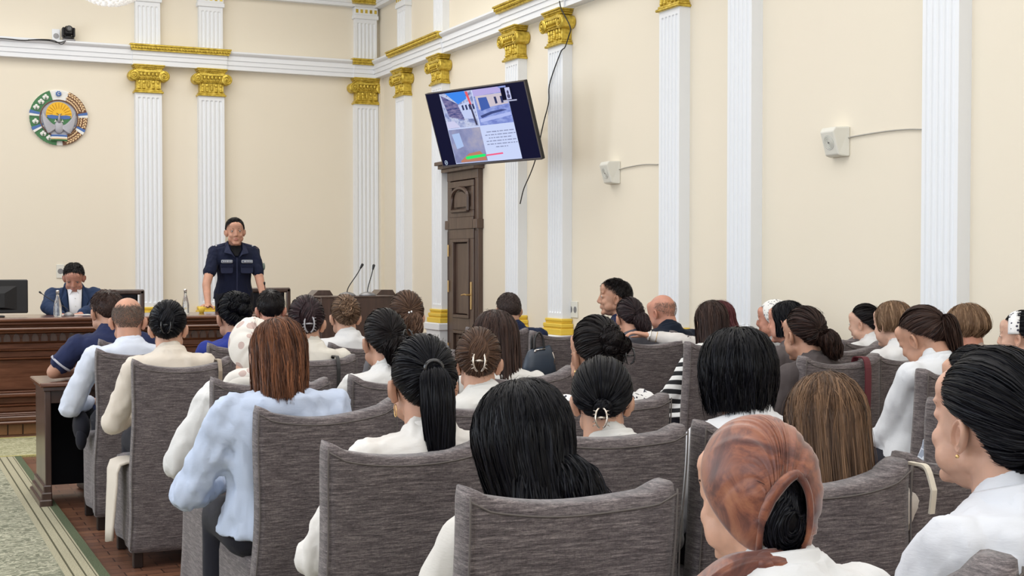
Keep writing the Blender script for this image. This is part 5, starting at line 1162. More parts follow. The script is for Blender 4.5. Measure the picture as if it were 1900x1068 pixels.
p11 = person('woman with large black bun and white shirt, nearest at the far right', 1838, 640, RW[-1]+HD+.10, 'lowknot', BLK, yaw=4, hyaw=6, pitch=-3, s=1.08, hs=1.0, skin=(.56, .34, .25), top=((.76, .78, .83), None), seatY=RW[-1]+.02, seed=11, dens=1.7, face=True, vox=.006, hk=dict(el=-16, vol=.11, dx=.075, r=.06, spread=8, drop=21), hidden_vol=.018)
g = G(); g.ell(p11['X'](np.array([[-.079, -.004, -.045]]))[0], (.0035,)*3, 10, 8); g.obj('earring', M_BRASS, p11['t'], True)
seat(1.62, -1, 'grey slipcovered chair whose top peeks over the bottom edge')

p9 = person('woman with thick black hair gathered low and cream sleeve, front chair', 968, 698, RW[0]+HD+.08, 'fall', BLK, yaw=0, hyaw=-6, pitch=10, s=1.03, hs=1.08, top=((.74, .71, .66), None), seatY=RW[0], seed=12, dens=1.6, elbow=(.10, .06), hidden_vol=.018, hk=dict(L=.13, back=1.1, wend=.72, vol=.20, out=-.0, a0=58, part=-.1, curl=.0, wave=.003, clump=9, Lf=1.0, dx=.01))
X = p9['X']; rr = np.random.default_rng(6); g = G(); C_ = smooth_path([(.02, -.085, -.02), (.05, -.112, -.07), (.080, -.118, -.125), (.105, -.115, -.165)], 16); bundle(g, C_, np.interp(np.linspace(0, 1, 16), [0, .4, .8, 1], [.02, .050, .045, .03]), 700, rr, .0012, flat=.7, twist=1.2, wave=.006)
C_ = smooth_path([(.0, -.075, -.01), (-.01, -.105, -.08), (-.0, -.118, -.15), (.0, -.12, -.22)], 16); bundle(g, C_, np.linspace(.03, .078, 16), 700, rr, .0012, flat=.5, twist=.4, wave=.005); g.v = [X(v) for v in g.v]; g.obj('gathered_tail', hair_mat(*BLK), p9['t'], True, True)
seat(.985, 0, 'grey slipcovered chair with the widest view of its back, at the bottom centre')

p8 = person('woman with long black ponytail and cream blazer', 782, 622, RW[1]+HD, 'pony', BLK, yaw=0, hyaw=-8, pitch=4, s=1.02, hs=1.03, skin=TAN, sw=1.1, top=((.80, .77, .73), None), seatY=RW[1], seed=13, dens=1.4, elbow=(.11, .07), hidden_vol=.015, hk=dict(el=8, L=.27, r=.040, vol=.10, dx=.015, spread=14), face=True)
g = G(); g.tube(p8['X'](np.array([(-.070+.012*math.cos(a)*0, -.006+.013*math.cos(a), -.060+.016*math.sin(a)) for a in np.linspace(0, 2*PI, 22)])), .0014, 5); g.obj('hoop_earring', M_BRASS, p8['t'], True)
g = G(); c0 = to_surf(dirv(180., 8.), 1.06)+np.array([0, -.018, .012]); g.tube(p8['X'](np.array([c0+(.021*math.cos(a), 0, .018*math.sin(a)) for a in np.linspace(0, 2*PI, 20)])), .006, 8, False); g.obj('hair_tie', M_CLAWK, p8['t'], True)
e, w = p8['J'][0][1:]; fd = (w-e)/np.linalg.norm(w-e)
cf = G(); cf.tube([w-fd*.045, w-fd*.02], [.040, .036], 18); cf.v = [v-p8['off'] for v in cf.v]; cf.obj('striped_cuff', cloth_mat('striped_rib', (.8, .8, .78), 'stripes', (.03, .03, .03), 60), p8['t'], True)
seat(.97, 1, 'grey slipcovered chair of the woman with long black ponytail')

p7 = person('woman with straight reddish-brown hair and light blue shirt', 517, 588, RW[2]+HD, 'fall', ((.038, .015, .009), (.25, .098, .045)), yaw=-4, hyaw=-10, pitch=14, s=1.03, hs=1.0, top=((.56, .64, .80), None), seatY=RW[2], seed=14, dens=1.3, elbow=(.12, .10), amp=.010, loose=.017, hk=dict(L=.15, back=1.05, wend=.92, vol=.08, out=-.02, a0=60, part=-.2, clump=13, wave=.006, rag=.55))
seat(1.04, 2, 'grey slipcovered chair of the woman in the light blue shirt')

p6 = person('woman in a white headscarf with faded round spots and white blouse', 468, 592, RW[3]+HD+.05, 'plain', DBR, yaw=0, hyaw=-6, pitch=16, s=1.02, top=((.78, .77, .75), None), seatY=RW[3], seatX=1.40, seed=15, dens=.3, elbow=(.13, .08), amp=.007, loose=.024, hk=dict(el=-10, r=.03, vol=.02), ears=False, hidden_vol=.022)
sp = cloth_mat('spotted_scarf', (.70, .66, .60), 'spots', (.50, .38, .34), 17, .7)
s6 = scarf(p6, sp, 'headscarf', 180, -18, side=-35, backel=-70, front=34, lift=1.12, vol=.14, nf=9, amp=.08, seed=2)
g = G(); X = p6['X']
for k, (a, r0) in enumerate(((0, .0), (.5, .008))): g.tube(X(np.array([(.10*math.sin(t), -.012+.10*math.cos(t)-.02, -.135-.03*math.cos(t)-.022*k+.006*math.sin(5*t+k)) for t in np.linspace(0, 2*PI, 36)])), .032, 10, False)
g.obj('scarf_neck_wrap', sp, s6, True)
seat(1.115, 3, 'grey slipcovered chair of the woman in the spotted headscarf')

p5 = person('woman with black hair in a glossy twist and cream jacket', 312, 559, RW[4]+HD, 'claw', BLK, yaw=0, hyaw=-15, pitch=8, s=1.03, hs=1.0, top=((.78, .70, .60), None), seatY=RW[4], seatX=1.28, seed=16, elbow=(.09, .06), hk=dict(el=0, vol=.12), hidden_vol=.014)
claw_clip(p5['t'], p5['X'], (0.0, -.128, .005), M_CLAWK, 1.0)
g = G(); X0 = np.array([1.03, RW[4]+.25, .47])-p5['off']
ys = np.linspace(-.11, .09, 10); prof_ = [(.10, .012), (.05, .014), (.01, .012), (-.025, .0), (-.040, -.04), (-.046, -.10), (-.050, -.17), (-.054, -.24), (-.058, -.31), (-.060, -.37)]
V = [X0+np.array([px_-.008*math.sin(22*y+3*pz_), y*(1-.25*min(1, -pz_*3 if pz_ < 0 else 0))-.03*(pz_ < -.05), pz_-.015*math.sin(18*y)*(pz_ < -.3)]) for px_, pz_ in prof_ for y in ys]
g.add(V, [(j*10+i, j*10+i+1, (j+1)*10+i+1, (j+1)*10+i) for j in range(9) for i in range(9)]); o = g.obj('coat_tail', p5['cm'], p5['t'], True); md = o.modifiers.new('t', 'SOLIDIFY'); md.thickness = .012
seat(1.04, 4, 'grey slipcovered chair of the woman in the cream jacket')

p4 = person('balding man with grey hair and pale blue-white shirt', 237, 552, RW[5]+HD, 'balding', GRB, yaw=0, hyaw=-9, pitch=10, s=1.06, hs=1.06, skin=(.54, .29, .20), top=((.72, .77, .88), None), seatY=RW[5], seatX=1.27, seed=17, sw=1.12, elbow=(.11, .08), hidden_vol=.0, hk=dict(n=14000, lim=30), dens=1.)
seat(1.02, 5, 'grey slipcovered chair of the balding man in the pale shirt')
bk = tag(G().ell((.985, RW[5]+.26, .53), (.045, .11, .085), 14, 10).ell((.975, RW[5]+.19, .47), (.03, .05, .06), 12, 8).obj('waist_bag', cloth_mat('black_cloth', (.012, .012, .018)), None, True), 'small black bag at the hip of the balding man', 'bag')

p3 = person('man in navy polo shirt leaning his elbow on the writing desk', 197, 538, 8.40, 'short', DBR, yaw=6, hyaw=14, pitch=12, s=1.08, hs=1.04, skin=TAN, top=((.022, .030, .085), None), sleeve='short', slv=.64, seatY=8.12, seatX=1.33, seed=18, sw=1.12, hidden_vol=.006, hk=dict(n=2600, vol=.05), hand=('relax', 'relax'),
            arms=[(('w',)+tuple(at_Y(99, 690, 8.33)), ('w',)+tuple(at_Y(146, 690, 8.5))), (('w', 1.62, 8.36, .80), ('w', 1.36, 8.50, .77))])
for i in (0, 1):
    a, e, w = p3['J'][i]; c = a+(e-a)*.72; d_ = (e-a)/np.linalg.norm(e-a); g = G(); g.tube([c-d_*.012, c], [.0695, .0705], 22); g.v = [v-p3['off'] for v in g.v]; g.obj('sleeve_trim', cloth_mat('cuff_trim', (.45, .45, .5)), p3['t'], True)
seat(1.12, 8.02, 'grey slipcovered chair of the man in the navy polo shirt')

# --- second and third seats of the left block
p12 = person('woman with long straight light-streaked brown hair', 1532, 686, RW[0]+HD-.02, 'fall', ((.045, .024, .014), (.26, .15, .085)), yaw=4, hyaw=-15, pitch=8, s=1.02, hs=1.02, top=((.6, .55, .5), None), seatY=RW[0], seed=21, dens=1.7, hidden_vol=.014, hk=dict(L=.24, back=1.0, wend=1.02, vol=.12, out=-.02, a0=55, part=.0, clump=7, wave=.0016))
seat(1.60, 0, 'grey slipcovered chair of the woman with long streaked hair'); seat(2.14, RW[0]+.10, 'empty looking grey slipcovered chair beside the woman with long streaked hair')
p14 = person('woman with sleek black hair and low chrome clip', 1117, 662, RW[1]+HD, 'bun', BLK, yaw=0, hyaw=-28, pitch=12, s=.98, hs=1.02, top=((.76, .75, .72), None), seatY=RW[1], seed=22, dens=1.5, hk=dict(el=-30, r=.026, vol=.10, spread=2), hidden_vol=.014)
claw_clip(p14['t'], p14['X'], (-.004, -.135, -.060), M_CLAWS, .75)
seat(1.53, 1, 'grey slipcovered chair of the woman with the low chrome clip')
p13 = person('woman with a shaggy black bob and white collared shirt', 1368, 606, RW[1]+HD+.10, 'fall', BLK, yaw=2, hyaw=-20, pitch=8, s=1.03, hs=1.1, top=((.80, .81, .84), None), seatY=RW[1], seed=23, dens=1.6, hidden_vol=.016, sw=1.05, hk=dict(L=.105, back=1.0, wend=.86, vol=.24, out=.02, a0=48, part=.0, clump=11, wave=.007, curl=.06, rag=.6))
seat(2.045, 1, 'grey slipcovered chair of the woman with the shaggy black bob')
p15 = person('woman with brown hair rolled up in a chrome claw clip', 887, 610, RW[2]+HD+.02, 'claw', MBR, yaw=0, hyaw=-22, pitch=8, s=.98, hs=.98, top=((.76, .75, .72), None), seatY=RW[2], seed=24, dens=1.3, hk=dict(el=2, vol=.10))
claw_clip(p15['t'], p15['X'], (.0, -.130, .0), M_CLAWS, 1.0)
seat(1.58, 2, 'grey slipcovered chair of the woman with the chrome claw clip')
p18 = person('woman with a full black updo and gold earring in a floral blouse', 1103, 588, RW[2]+HD+.06, 'updo', BLKW, yaw=3, hyaw=2, pitch=4, s=1.03, hs=1.06, skin=TAN, top=((.8, .8, .8), cm_('floral_white', (.78, .78, .78), pattern='floral', c2=(.05, .05, .07), sc=45)), seatY=RW[2], seed=25, dens=1.3, face=True, hk=dict(el=14, vol=.16, spread=16, nb=7), hidden_vol=.018)
g = G(); g.ell(p18['X'](np.array([[-.078, -.004, -.05]]))[0], (.005, .005, .008), 10, 8); g.obj('gold_earring', M_BRASS, p18['t'], True)
claw_clip(p18['t'], p18['X'], (.05, -.13, .0), M_CLAWK, .8)
seat(1.965, RW[2]-.14, 'grey slipcovered chair of the woman in the floral blouse')
p16 = person('woman with dark curly hair clipped low over a white knit top', 711, 575, RW[3]+HD, 'lowknot', BLKW, yaw=0, hyaw=-2, pitch=6, s=1.0, top=((.80, .79, .77), None), seatY=RW[3], seed=26, skin=TAN, hk=dict(el=2, vol=.12, dx=.03, r=.055, spread=12), hidden_vol=.014, hs=1.04, elbow=(.1, .06))
claw_clip(p16['t'], p16['X'], (.055, -.125, .01), M_CLAWK, .9)
seat(1.665, 3, 'grey slipcovered chair of the woman with dark curly hair')
p17 = person('woman with smooth shoulder-length chestnut hair and white top', 918, 573, RW[3]+HD+.04, 'fall', DBR, yaw=2, hyaw=-14, pitch=10, s=1.03, hs=1.1, top=((.78, .77, .74), None), seatY=RW[3], seed=27, dens=1.2, hk=dict(L=.19, back=1.0, wend=1.0, vol=.14, out=-.01, a0=52, part=.0, clump=6, wave=.0016), hidden_vol=.014)
seat(2.19, 3, 'grey slipcovered chair of the woman with chestnut hair')
p21 = person('woman with dark hair folded into a grey claw clip', 568, 550, RW[4]+HD, 'claw', ((.012, .007, .009), (.06, .034, .038)), yaw=0, hyaw=-14, pitch=8, s=1.03, hs=1.04, top=((.78, .74, .66), None), seatY=RW[4], seed=28, hk=dict(el=0, vol=.10))
claw_clip(p21['t'], p21['X'], (.008, -.130, -.015), M_CLAWG, 1.05)
seat(1.65, 4, 'grey slipcovered chair with a dark strap, of the woman with the grey claw clip')
p19 = person('woman with dark brown hair fastened by a pearl clip', 753, 541, RW[4]+HD+.05, 'lowknot', MBR, yaw=0, hyaw=-10, pitch=8, s=1.03, top=((.2, .2, .22), None), seatY=RW[4], seed=29, hk=dict(el=0, vol=.10, dx=.02, r=.045), hs=1.02)
pearl_clip(p19['t'], p19['X'], (.004, -.128, -.0))
seat(2.19, 4, 'grey slipcovered chair of the woman with the pearl clip')
p20 = person('woman with tousled light brown hair pinned up and white shirt', 640, 548, RW[5]+HD, 'updo', ((.05, .028, .018), (.30, .19, .12)), yaw=0, hyaw=-8, pitch=10, s=1.03, top=(WHITE, None), seatY=RW[5], seed=30, hk=dict(el=0, vol=.10, spread=20, nb=6), hs=1.0)
seat(2.29, 5, 'grey slipcovered chair of the woman with tousled light brown hair')
p22 = person('woman with a piled black bun and royal blue top', 433, 543, RW[5]+HD, 'updo', BLK, yaw=0, hyaw=2, pitch=10, s=1.04, top=((.03, .05, .30), None), seatY=RW[5], seed=31, skin=TAN, hk=dict(el=10, vol=.14, spread=20, nb=7), hs=1.06, hidden_vol=.016)
seat(1.60, 5, 'grey slipcovered chair of the woman in the royal blue top')
p23 = person('man with short black hair facing the officer, seen past the headscarf', 502, 537, 8.45, 'short', BLKW, yaw=0, hyaw=-12, pitch=6, s=1.04, skin=RED, top=((.10, .12, .2), None), seatY=8.2, seed=32, hk=dict(n=2200, vol=.05), hs=1.04, hidden_vol=.006)
seat(1.96, 8.18, 'grey slipcovered chair of the man with short black hair')

# --- right block
p39 = person('person in a pale plaid shirt half hidden behind the large black bun', 1800, 640, RW[1]+.45, 'bun', BLK, yaw=6, hyaw=10, pitch=8, s=1.0, top=((.3, .34, .42), cm_('plaid', (.30, .34, .42), pattern='grid', c2=(.62, .66, .72), sc=17)), sleeve='long', seed=33, dens=.5, seatY=RW[1]+.25, seatX=3.33, elbow=(.06, .06), hk=dict(el=-10, r=.03))
seat(3.12, RW[1]+.25, 'grey slipcovered chair of the person in the plaid shirt')
p36 = person('woman with dark ponytail bowing over papers in a white shirt', 1712, 569, 4.55, 'pony', DBR, yaw=6, hyaw=16, pitch=28, s=1.04, hs=1.05, skin=TAN, top=((.78, .80, .83), None), sleeve='rolled', seatY=4.32, seatX=4.0, seed=34, loose=.008, face=True, hk=dict(el=4, L=.19, r=.036, vol=.07, dx=.03, dy=-.02), hidden_vol=.012, arms=[((.03, .12, -.26), (-.02, .24, -.02)), None])
seat(3.82, 4.29, 'grey slipcovered chair of the woman with dark ponytail')
g = G(); g.box(-.11, .11, -.15, .15, 0, .012, .002); pa = tag(g.obj('notebook', M_PAPER), 'white notebook on the lap of the woman with dark ponytail', 'notebook'); place(pa, (3.80, 4.86, .655), .3)
p33 = person('woman with loose dark wavy hair pinned at the back', 1490, 570, RW[3]+HD+.12, 'lowknot', ((.010, .006, .006), (.05, .026, .02)), yaw=6, hyaw=4, pitch=8, s=1.02, top=((.09, .075, .075), None), seatY=RW[3]+.12, seed=35, skin=TAN, face=True, hk=dict(el=-2, vol=.12, dx=.07, r=.05), hs=1.06, hidden_vol=.014)
pearl = G(); pearl.ell(p33['X'](np.array([[.05, -.12, .0]]))[0], (.006, .006, .012), 8, 6); pearl.obj('small_clip', M_PEARL, p33['t'], True)
seat(3.95, RW[3]+.15, 'grey slipcovered chair with a burgundy strap over its corner')
p35 = person('woman with short light brown hair, fine necklace and white top', 1655, 557, RW[3]+HD+.30, 'fall', LBR, yaw=4, hyaw=8, pitch=6, s=1.02, skin=PALE, top=(WHITE, None), collar=False, seatY=RW[3]+.22, seed=36, face=True, hk=dict(L=.035, back=1.3, wend=.86, vol=.12, a0=74, part=.1, out=.03, clump=12, wave=.003), hs=1.0)
g = G(); N = p35['N']-p35['off']; g.tube([N+p35['Rr']*.064*math.cos(a)+p35['Ff']*.062*math.sin(a)+np.array([0, 0, .012-.02*math.sin(a)]) for a in np.linspace(0, 2*PI, 30)], .0016, 5); g.obj('necklace', M_BRASS, p35['t'], True)
seat(4.42, RW[3]+.20, 'grey slipcovered chair of the woman with the fine necklace')
p37 = person('woman with short layered light brown hair before the broad pilaster', 1792, 562, 5.45, 'fall', LBR, yaw=4, hyaw=0, pitch=4, s=1.04, skin=RED, top=((.5, .4, .35), None), collar=False, seatY=5.25, seed=37, hk=dict(L=.03, back=1.5, wend=.80, vol=.16, a0=70, part=.0, out=.05, clump=12, wave=.003), hs=1.06, dens=1.1)
seat(5.03, 5.22, 'grey slipcovered chair of the woman with short layered hair')
p38 = person('woman in a white dotted headband at the right edge', 1893, 577, 4.85, 'bun', BLK, yaw=14, hyaw=34, pitch=2, s=1.0, skin=PALE, top=((.5, .5, .5), None), seatY=4.65, seed=38, face=True, hk=dict(el=-5, r=.035, vol=.08))
bd_ = G(); A = np.linspace(-105, 105, 30); P_ = dirv(A, 74-np.abs(A)*.55); 
V = [to_surf(dirv(a, 74-abs(a)*.62+q), 1.10) for q in (-11, 11) for a in A]; V2 = []
for q in (-13, 0, 13):
    for a in np.linspace(-90, 90, 30): d_ = np.array([math.sin(R2(a)), .25-.010*0+q*.020, math.cos(R2(a))]); V2.append(to_surf(d_/np.linalg.norm(d_), 1.12+.02*(q == 0)))
bd_.add(p38['X'](np.array(V2)), [(j*30+i, j*30+i+1, (j+1)*30+i+1, (j+1)*30+i) for j in range(2) for i in range(29)]); hb = bd_.obj('headband', cloth_mat('dotted_white', (.8, .8, .8), 'spots', (.05, .05, .08), 60), p38['t'], True); md = hb.modifiers.new('t', 'SOLIDIFY'); md.thickness = .006
seat(4.9, 4.62, 'grey slipcovered chair of the woman with the dotted headband')
p34 = person('woman with a small black updo near the wall, face turned left', 1603, 565, RW[4]+HD, 'updo', BLKW, yaw=10, hyaw=30, pitch=8, s=.98, skin=PALE, top=(WHITE, None), collar=False, seatY=RW[4], seed=39, face=True, hk=dict(el=5, vol=.10, nb=5), hs=.95)
seat(5.08, 4, 'grey slipcovered chair of the woman with the small black updo near the wall')
p29 = person('woman with straight brown hair and black and white striped sleeve', 1319, 556, RW[4]+HD+.06, 'fall', DBR, yaw=4, hyaw=-6, pitch=8, s=1.02, top=((.8, .8, .8), cm_('striped_knit', (.78, .78, .76), pattern='stripes', c2=(.02, .02, .022), sc=9)), seatY=RW[4]+.02, seatX=4.25, seed=40, skin=TAN, hk=dict(L=.14, back=1.1, wend=1.0, vol=.08, a0=55, part=-.1, out=0, clump=8), hs=1.02, elbow=(.13, .06), hand=('relax', 'relax'), amp=.006)
seat(4.02, 4, 'grey slipcovered chair beside the striped sleeve')
p30 = person('woman with burgundy hair stretching her white sleeved arm along a chair top', 1333, 556, 7.05, 'fall', ((.05, .012, .014), (.14, .04, .045)), yaw=12, hyaw=10, pitch=6, s=1.0, seed=41, seatY=6.85, top=((.78, .75, .72), None), skin=(.60, .33, .23), collar=False, loose=.009, amp=.005, hk=dict(L=.10, vol=.08, a0=60), arms=[(('w',)+tuple(at_Y(1262, 634, 7.02)), ('w',)+tuple(at_Y(1203, 622, 7.12))), None], hs=.98)
a_, e_, w_ = p30['J'][0]; fd = (w_-e_)/np.linalg.norm(w_-e_)
def ringon(P, c, d, r, th, nm, m):
    d = d/np.linalg.norm(d); u = np.cross(d, [0, 0, 1]); u /= np.linalg.norm(u); v = np.cross(d, u); g = G(); g.tube([c+r*(u*math.cos(q)+v*math.sin(q))-P['off'] for q in np.linspace(0, 2*PI, 24)], th, 6); return g.obj(nm, m, P['t'], True)
ringon(p30, w_-fd*.01, fd, .031, .0045, 'wristwatch', M_SILVER); ringon(p30, w_-fd*.05, fd, .034, .0018, 'bracelet', M_BRASS)
seat(4.55, 6.80, 'grey slipcovered chair of the woman with burgundy hair')
p27 = person('woman with dark hair knotted low, right of the clean-shaven man in profile', 1167, 553, 7.42, 'lowknot', ((.010, .007, .009), (.05, .032, .035)), yaw=6, hyaw=-6, pitch=14, s=1.02, skin=(.60, .33, .23), top=((.1, .1, .12), None), seatY=7.2, seed=42, hk=dict(el=-4, vol=.10, dx=.05, r=.05), hs=1.0)
seat(3.98, 7.02, 'grey slipcovered chair on whose top the outstretched arm rests')
p25 = person('heavyset man with cropped hair in a navy suit beside the door', 943, 543, 8.75, 'short', ((.022, .015, .014), (.08, .055, .048)), yaw=2, hyaw=-4, pitch=14, s=1.06, skin=TAN, top=((.012, .022, .065), None), seatY=8.55, seed=43, sw=1.25, hk=dict(n=2600, vol=.02, top=.014), hs=1.04, hidden_vol=.004)
seat(3.62, 8.52, 'grey slipcovered chair of the heavyset man in the navy suit')
chair(3.89+CW/2, 8.10, 'grey slipcovered chair with the navy handbag hanging on its corner')
p26 = person('man in profile with short black hair and navy jacket, taller than the row', 1140, 516, 8.20, 'short', BLKW, yaw=40, hyaw=66, pitch=0, s=1.04, skin=TAN, top=((.012, .018, .06), None), seatY=8.05, seed=44, face=True, vox=.006, hk=dict(n=3200, vol=.07, top=.032), hs=1.06, hidden_vol=.008)
seat(4.42, 8.02, 'grey slipcovered chair of the man in profile')
p28 = person('bald man with reddish neck in a dark navy jacket', 1228, 547, 7.75, 'balding', ((.12, .08, .06), (.3, .2, .16)), yaw=6, hyaw=22, pitch=14, s=1.03, skin=RED, top=((.010, .016, .032), None), seatY=7.55, seed=45, sw=1.1, hk=dict(n=5000, lim=18), hs=1.0, hidden_vol=.0)
seat(4.62, 7.50, 'grey slipcovered chair of the bald man in the dark navy jacket')
seat(4.98, 7.45, 'unoccupied grey slipcovered chair next to the bald man')
p32 = person('woman with straight black hair between the white headscarf and the wavy hair', 1458, 556, 6.25, 'fall', BLK, yaw=14, hyaw=30, pitch=4, s=1.02, skin=RED, top=((.13, .11, .11), None), seatY=6.05, seed=46, face=True, hk=dict(L=.08, vol=.08, a0=70, part=0), hs=1.0)
p31 = person('elderly woman in a small white patterned headscarf looking left', 1434, 555, 6.85, 'plain', BLK, yaw=20, hyaw=44, pitch=4, s=1.0, skin=RED, top=((.4, .4, .4), None), seatY=6.65, seed=47, ears=False, face=True, dens=.4, hk=dict(el=-10, r=.03), hs=.98, hidden_vol=.016)
scarf(p31, cloth_mat('white_speckled', (.78, .77, .74), 'spots', (.3, .3, .3), 60), 'headscarf', 180, -20, side=-10, backel=-45, front=50, lift=1.08, vol=.06, nf=6, amp=.02)
seat(4.62, 6.02, 'grey slipcovered chair of the woman with straight black hair'); seat(4.95, 6.62, 'grey slipcovered chair of the elderly woman in white headscarf')

# --- bags and straps
def strap(px, py, z0, m, w, Lb, Lf, lab, Y=None):
    p = at_Y(px, py, Y) if Y else at_z(px, py, z0); x, y = p[0], p[1]; g = G()
    pts = smooth_path([(0, -.052, -Lb), (0, -.058, -Lb*.5), (0, -.056, -.03), (0, -.035, .012), (0, .0, .016), (0, .040, .010), (0, .055, -.04), (0, .06, -Lf)], 30); V = []
    for q in pts: V += [q+np.array([-w/2, 0, 0]), q+np.array([w/2, 0, 0])]
    g.add(V, [(2*i, 2*i+1, 2*i+3, 2*i+2) for i in range(29)]); o = g.obj('bag_strap', m); md = o.modifiers.new('t', 'SOLIDIFY'); md.thickness = .006; o.location = (x, y-.0, z0-.01); return tag(o, lab, 'strap')
M_BURG = mat('burgundy_leather', (.12, .02, .03), .5); M_CREAM = mat('cream_strap', (.62, .56, .46), .6); M_TAN = mat('tan_metal_strap', (.30, .24, .18), .4)
strap(1597, 668, .955, M_BURG, .035, .26, .1, 'burgundy bag strap hanging over a chair corner', 5.22)
strap(1700, 882, .955, M_CREAM, .014, .09, .1, 'cream bag strap hooked over the chair top at lower right', 2.35)
strap(622, 664, .955, M_SHOE, .018, .16, .1, 'black bag strap over a chair top under the grey claw clip', 6.36)
strap(404, 672, .955, M_TAN, .018, .09, .1, 'tan bag strap over the chair top beside the royal blue top', 6.36)
p = at_Y(998, 665, 8.02); hb = thing('handbag', 'dark navy leather handbag hanging on a chair corner', 'handbag', (p[0], 8.02, p[2])); hb.scale = (.86,)*3
g = G(); V = []
for z, w, d_ in ((-.145, .125, .045), (-.13, .14, .055), (-.05, .135, .055), (.03, .115, .045), (.075, .095, .03), (.085, .09, .012)):
    V += [(w*math.copysign(abs(math.cos(a))**.6, math.cos(a)), d_*math.copysign(abs(math.sin(a))**.8, math.sin(a))-.02, z+.02*math.cos(a)*(z > 0)) for a in np.linspace(0, 2*PI, 20, endpoint=False)]
g.add(V, [(i*20+k, i*20+(k+1) % 20, (i+1)*20+(k+1) % 20, (i+1)*20+k) for i in range(5) for k in range(20)]+[tuple(range(20))[::-1], tuple(range(100, 120))])
g.obj('bag_body', mat('navy_leather', (.035, .05, .075), .38, .5), hb, True)
for y in (-.05, .01): g = G(); g.tube(smooth_path([(-.05, y, .07), (-.045, y+.005, .16), (-.01, y+.01, .20), (.02, y+.005, .16), (.03, y, .07)], 24), .009, 8); g.obj('handle', M_SHOE, hb, True)
g = G(); g.tube([(-.055, -.055, .07), (.035, -.055, .078)], .005, 6); g.ell((-.05, -.055, .06), (.01, .006, .01)); g.obj('zip', M_SILVER, hb, True)
g = G(); g.tube([(.10, -.05, .05), (.115, -.055, .0), (.112, -.055, -.05)], .004, 5); g.obj('tassel', M_CLAWS, hb, True)

# --- officials behind the long desk
of = person('standing officer in dark navy short sleeved uniform leaning on the desk', 436, 404, 12.85, 'short', BLKW, yaw=176, hyaw=172, pitch=4, roll=2, s=1.05, hs=1.06, skin=(.55, .30, .21), top=((.010, .014, .038), None), sleeve='short', seed=50, face=True, vox=.0075, stand=True, base_z=.12, sw=1.12, lean=.03, loose=.008, hk=dict(n=4000, vol=.10, top=.026, fade=.6), hidden_vol=.006,
            arms=[(('w',)+tuple(at_Y(484, 528, 12.75)), ('w',)+tuple(at_Y(496, 574, 12.62))), (('w',)+tuple(at_Y(383, 528, 12.75)), ('w',)+tuple(at_Y(386, 566, 12.62)))], hand=('flat', 'flat'), body_s=1.06, collar=False)
Xo = of['L']; N, Ff, Rr, sh = of['N'], of['Ff'], of['Rr'], of['shirt']; U = np.array([0, 0, 1.]); cm = of['cm']
def patch(nm, m, cx_, cz_, w, h, par=sh, dd=.152, out=.008):
    g = G(); c = N+Rr*cx_+U*cz_; g.loft([(c+Ff*(dd), Rr, U, w/2, h/2, .3), (c+Ff*(dd+out), Rr, U, w/2, h/2, .3), (c+Ff*(dd+out+.001), Rr, U, w/2*.97, h/2*.93, .3)], 24); return Xo(g).obj(nm, m, par)
M_TAPE = mat('grey_tape', (.16, .18, .24), .8); M_TAPEF = mat('silver_frame', (.50, .52, .55), .6); M_NAVY2 = mat('navy_flap', (.014, .019, .05), .85)
for sx in (-1, 1):
    f_ = patch('name_tape', M_TAPEF, sx*.095, -.165, .105, .030); patch('tape_field', M_TAPE, sx*.095, -.165, .097, .022, f_, .157)
    r_ = random.Random(3+sx); x = -.040
    while x < .036: w = r_.choice((.006, .009, .012)); patch('tape_letter', M_TAPEF, sx*.095+x, -.165, w, .014, f_, .160); x += w+.006
    patch('pocket', M_NAVY2, sx*.095, -.235, .115, .085, sh, .140, .012); patch('pocket_flap', cm, sx*.095, -.205, .12, .03, sh, .147, .012)
    g = G(); a = N-U*.038; g.tube([a+Rr*sx*.075+U*.030+Ff*.0, a+Rr*sx*.175+U*.008], [.026, .022], 8, rx=.35 if False else None); ep = Xo(g).obj('epaulette', M_NAVY2, sh, True)
    g = G(); g.ell(a+Rr*sx*.172+U*.022+Ff*.016, (.010, .010, .008), 8, 6); Xo(g).obj('epaulette_star', M_TAPEF, ep, True)
    g = G(); c = [N+Rr*sx*q[0]+Ff*q[1]+U*q[2] for q in ((.055, -.02, .03), (.068, .05, .02), (.062, .115, -.045), (.02, .15, -.13), (.05, .148, -.10), (.115, .125, -.085), (.10, .08, -.02), (.075, .0, .012))]
    g.add(c, [(0, 1, 6, 7), (1, 2, 5, 6), (2, 3, 4, 5)]); o = Xo(g).obj('lapel', M_NAVY2, sh); md = o.modifiers.new('t', 'SOLIDIFY'); md.thickness = .008
g = G(); g.add([N+Rr*q[0]+Ff*q[1]+U*q[2] for q in ((-.045, .072, -.012), (.045, .072, -.012), (.045, .11, -.05), (.012, .142, -.11), (-.012, .142, -.11), (-.045, .11, -.05))], [(0, 1, 2, 3, 4, 5)]); o = Xo(g).obj('black_undershirt', cloth_mat('black_knit', (.008, .008, .010)), sh); md = o.modifiers.new('t', 'SOLIDIFY'); md.thickness = .01
g = G(); g.tube([N+Ff*.156-U*.13, N+Ff*.160-U*.3, N+Ff*.150-U*.44], .006, 6); Xo(g).obj('button_placket', M_NAVY2, sh)
a, e, w = of['J'][0]; g = G(); c = a+(e-a)*.45+Rr*(-.062)+Ff*.03; g.ell(c, (.012, .028, .036), 12, 8); Xo(g).obj('arm_badge', mat('badge_grey_green', (.16, .20, .17), .7), sh, True)

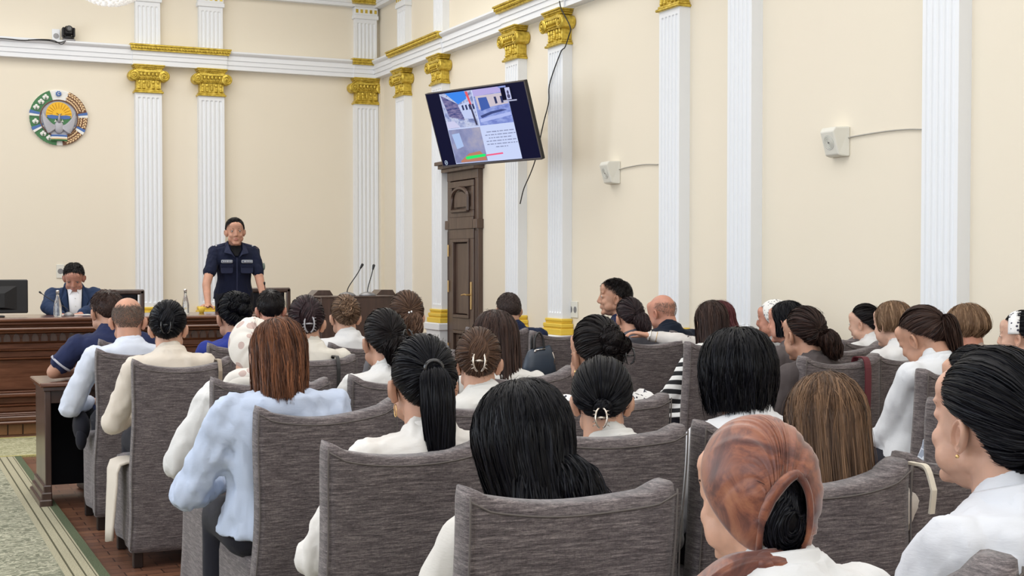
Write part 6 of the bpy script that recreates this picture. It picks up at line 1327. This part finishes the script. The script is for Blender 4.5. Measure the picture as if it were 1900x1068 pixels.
so = person('seated official in navy suit jacket and white shirt reading with lowered head', 137, 487, 12.72, 'short', BLKW, yaw=176, hyaw=168, pitch=30, s=1.06, hs=1.06, skin=(.50, .25, .18), top=((.022, .042, .10), None), seed=51, face=True, vox=.0075, seatY=12.55, base_z=.12, sw=1.1, hk=dict(n=3000, vol=.06, top=.03, fade=.5), hidden_vol=.008, collar=False, stand=False,
            arms=[(('w',)+tuple(at_Y(178, 572, 12.62)), ('w',)+tuple(at_Y(150, 582, 12.42))), (('w',)+tuple(at_Y(88, 570, 12.62)), ('w',)+tuple(at_Y(112, 583, 12.42)))], body_s=1.04, loose=.02)
Xo = so['L']; N, Ff, Rr, sh = so['N'], so['Ff'], so['Rr'], so['shirt']
M_SHIRT = cloth_mat('white_shirt_front', (.80, .80, .82))
g = G(); rows = ((-.0, .062, .060), (-.03, .062, .085), (-.09, .056, .152), (-.2, .05, .172), (-.34, .045, .172)); V = []
for z, w, d_ in rows: V += [N+Rr*(w*q)+Ff*(d_+.012-.010*q*q)+U*z for q in (-1, -.5, 0, .5, 1)]
g.add(V, [(j*5+i, j*5+i+1, (j+1)*5+i+1, (j+1)*5+i) for j in range(4) for i in range(4)]); o = Xo(g).obj('white_shirt_front', M_SHIRT, so['t'], True); md = o.modifiers.new('t', 'SOLIDIFY'); md.thickness = .01
for z in (-.10, -.17, -.24): g = G(); g.ell(N+Ff*(.19 if z < -.12 else .172)+U*z, (.005, .004, .005), 8, 6); Xo(g).obj('shirt_button', M_OFFW, o, True)
for sx in (-1, 1):
    g = G(); c = [N+Rr*sx*q[0]+Ff*q[1]+U*q[2] for q in ((.068, -.01, .035), (.072, .06, .012), (.070, .13, -.07), (.045, .185, -.33), (.085, .170, -.20), (.118, .14, -.12), (.10, .09, -.02), (.08, .0, .02))]
    g.add(c, [(0, 1, 6, 7), (1, 2, 5, 6), (2, 3, 4, 5)]); o = Xo(g).obj('lapel', so['cm'], sh); md = o.modifiers.new('t', 'SOLIDIFY'); md.thickness = .008
    g = G(); c = [N+Rr*sx*q[0]+Ff*q[1]+U*q[2] for q in ((.058, .0, .04), (.056, .06, .03), (.02, .125, -.03), (.045, .135, -.075), (.066, .08, -.005), (.068, .0, .02))]
    g.add(c, [(0, 1, 4, 5), (1, 2, 3, 4)]); o = Xo(g).obj('shirt_collar', M_SHIRT, so['t']); md = o.modifiers.new('t', 'SOLIDIFY'); md.thickness = .006
g = G(); g.box(-.12, .12, -.09, .09, 0, .006, .001); o = tag(g.obj('document', M_PAPER), 'white papers lying before the seated official', 'paper'); p = at_Y(140, 585, 12.35); place(o, (p[0], 12.40, TZ+.001), .1)
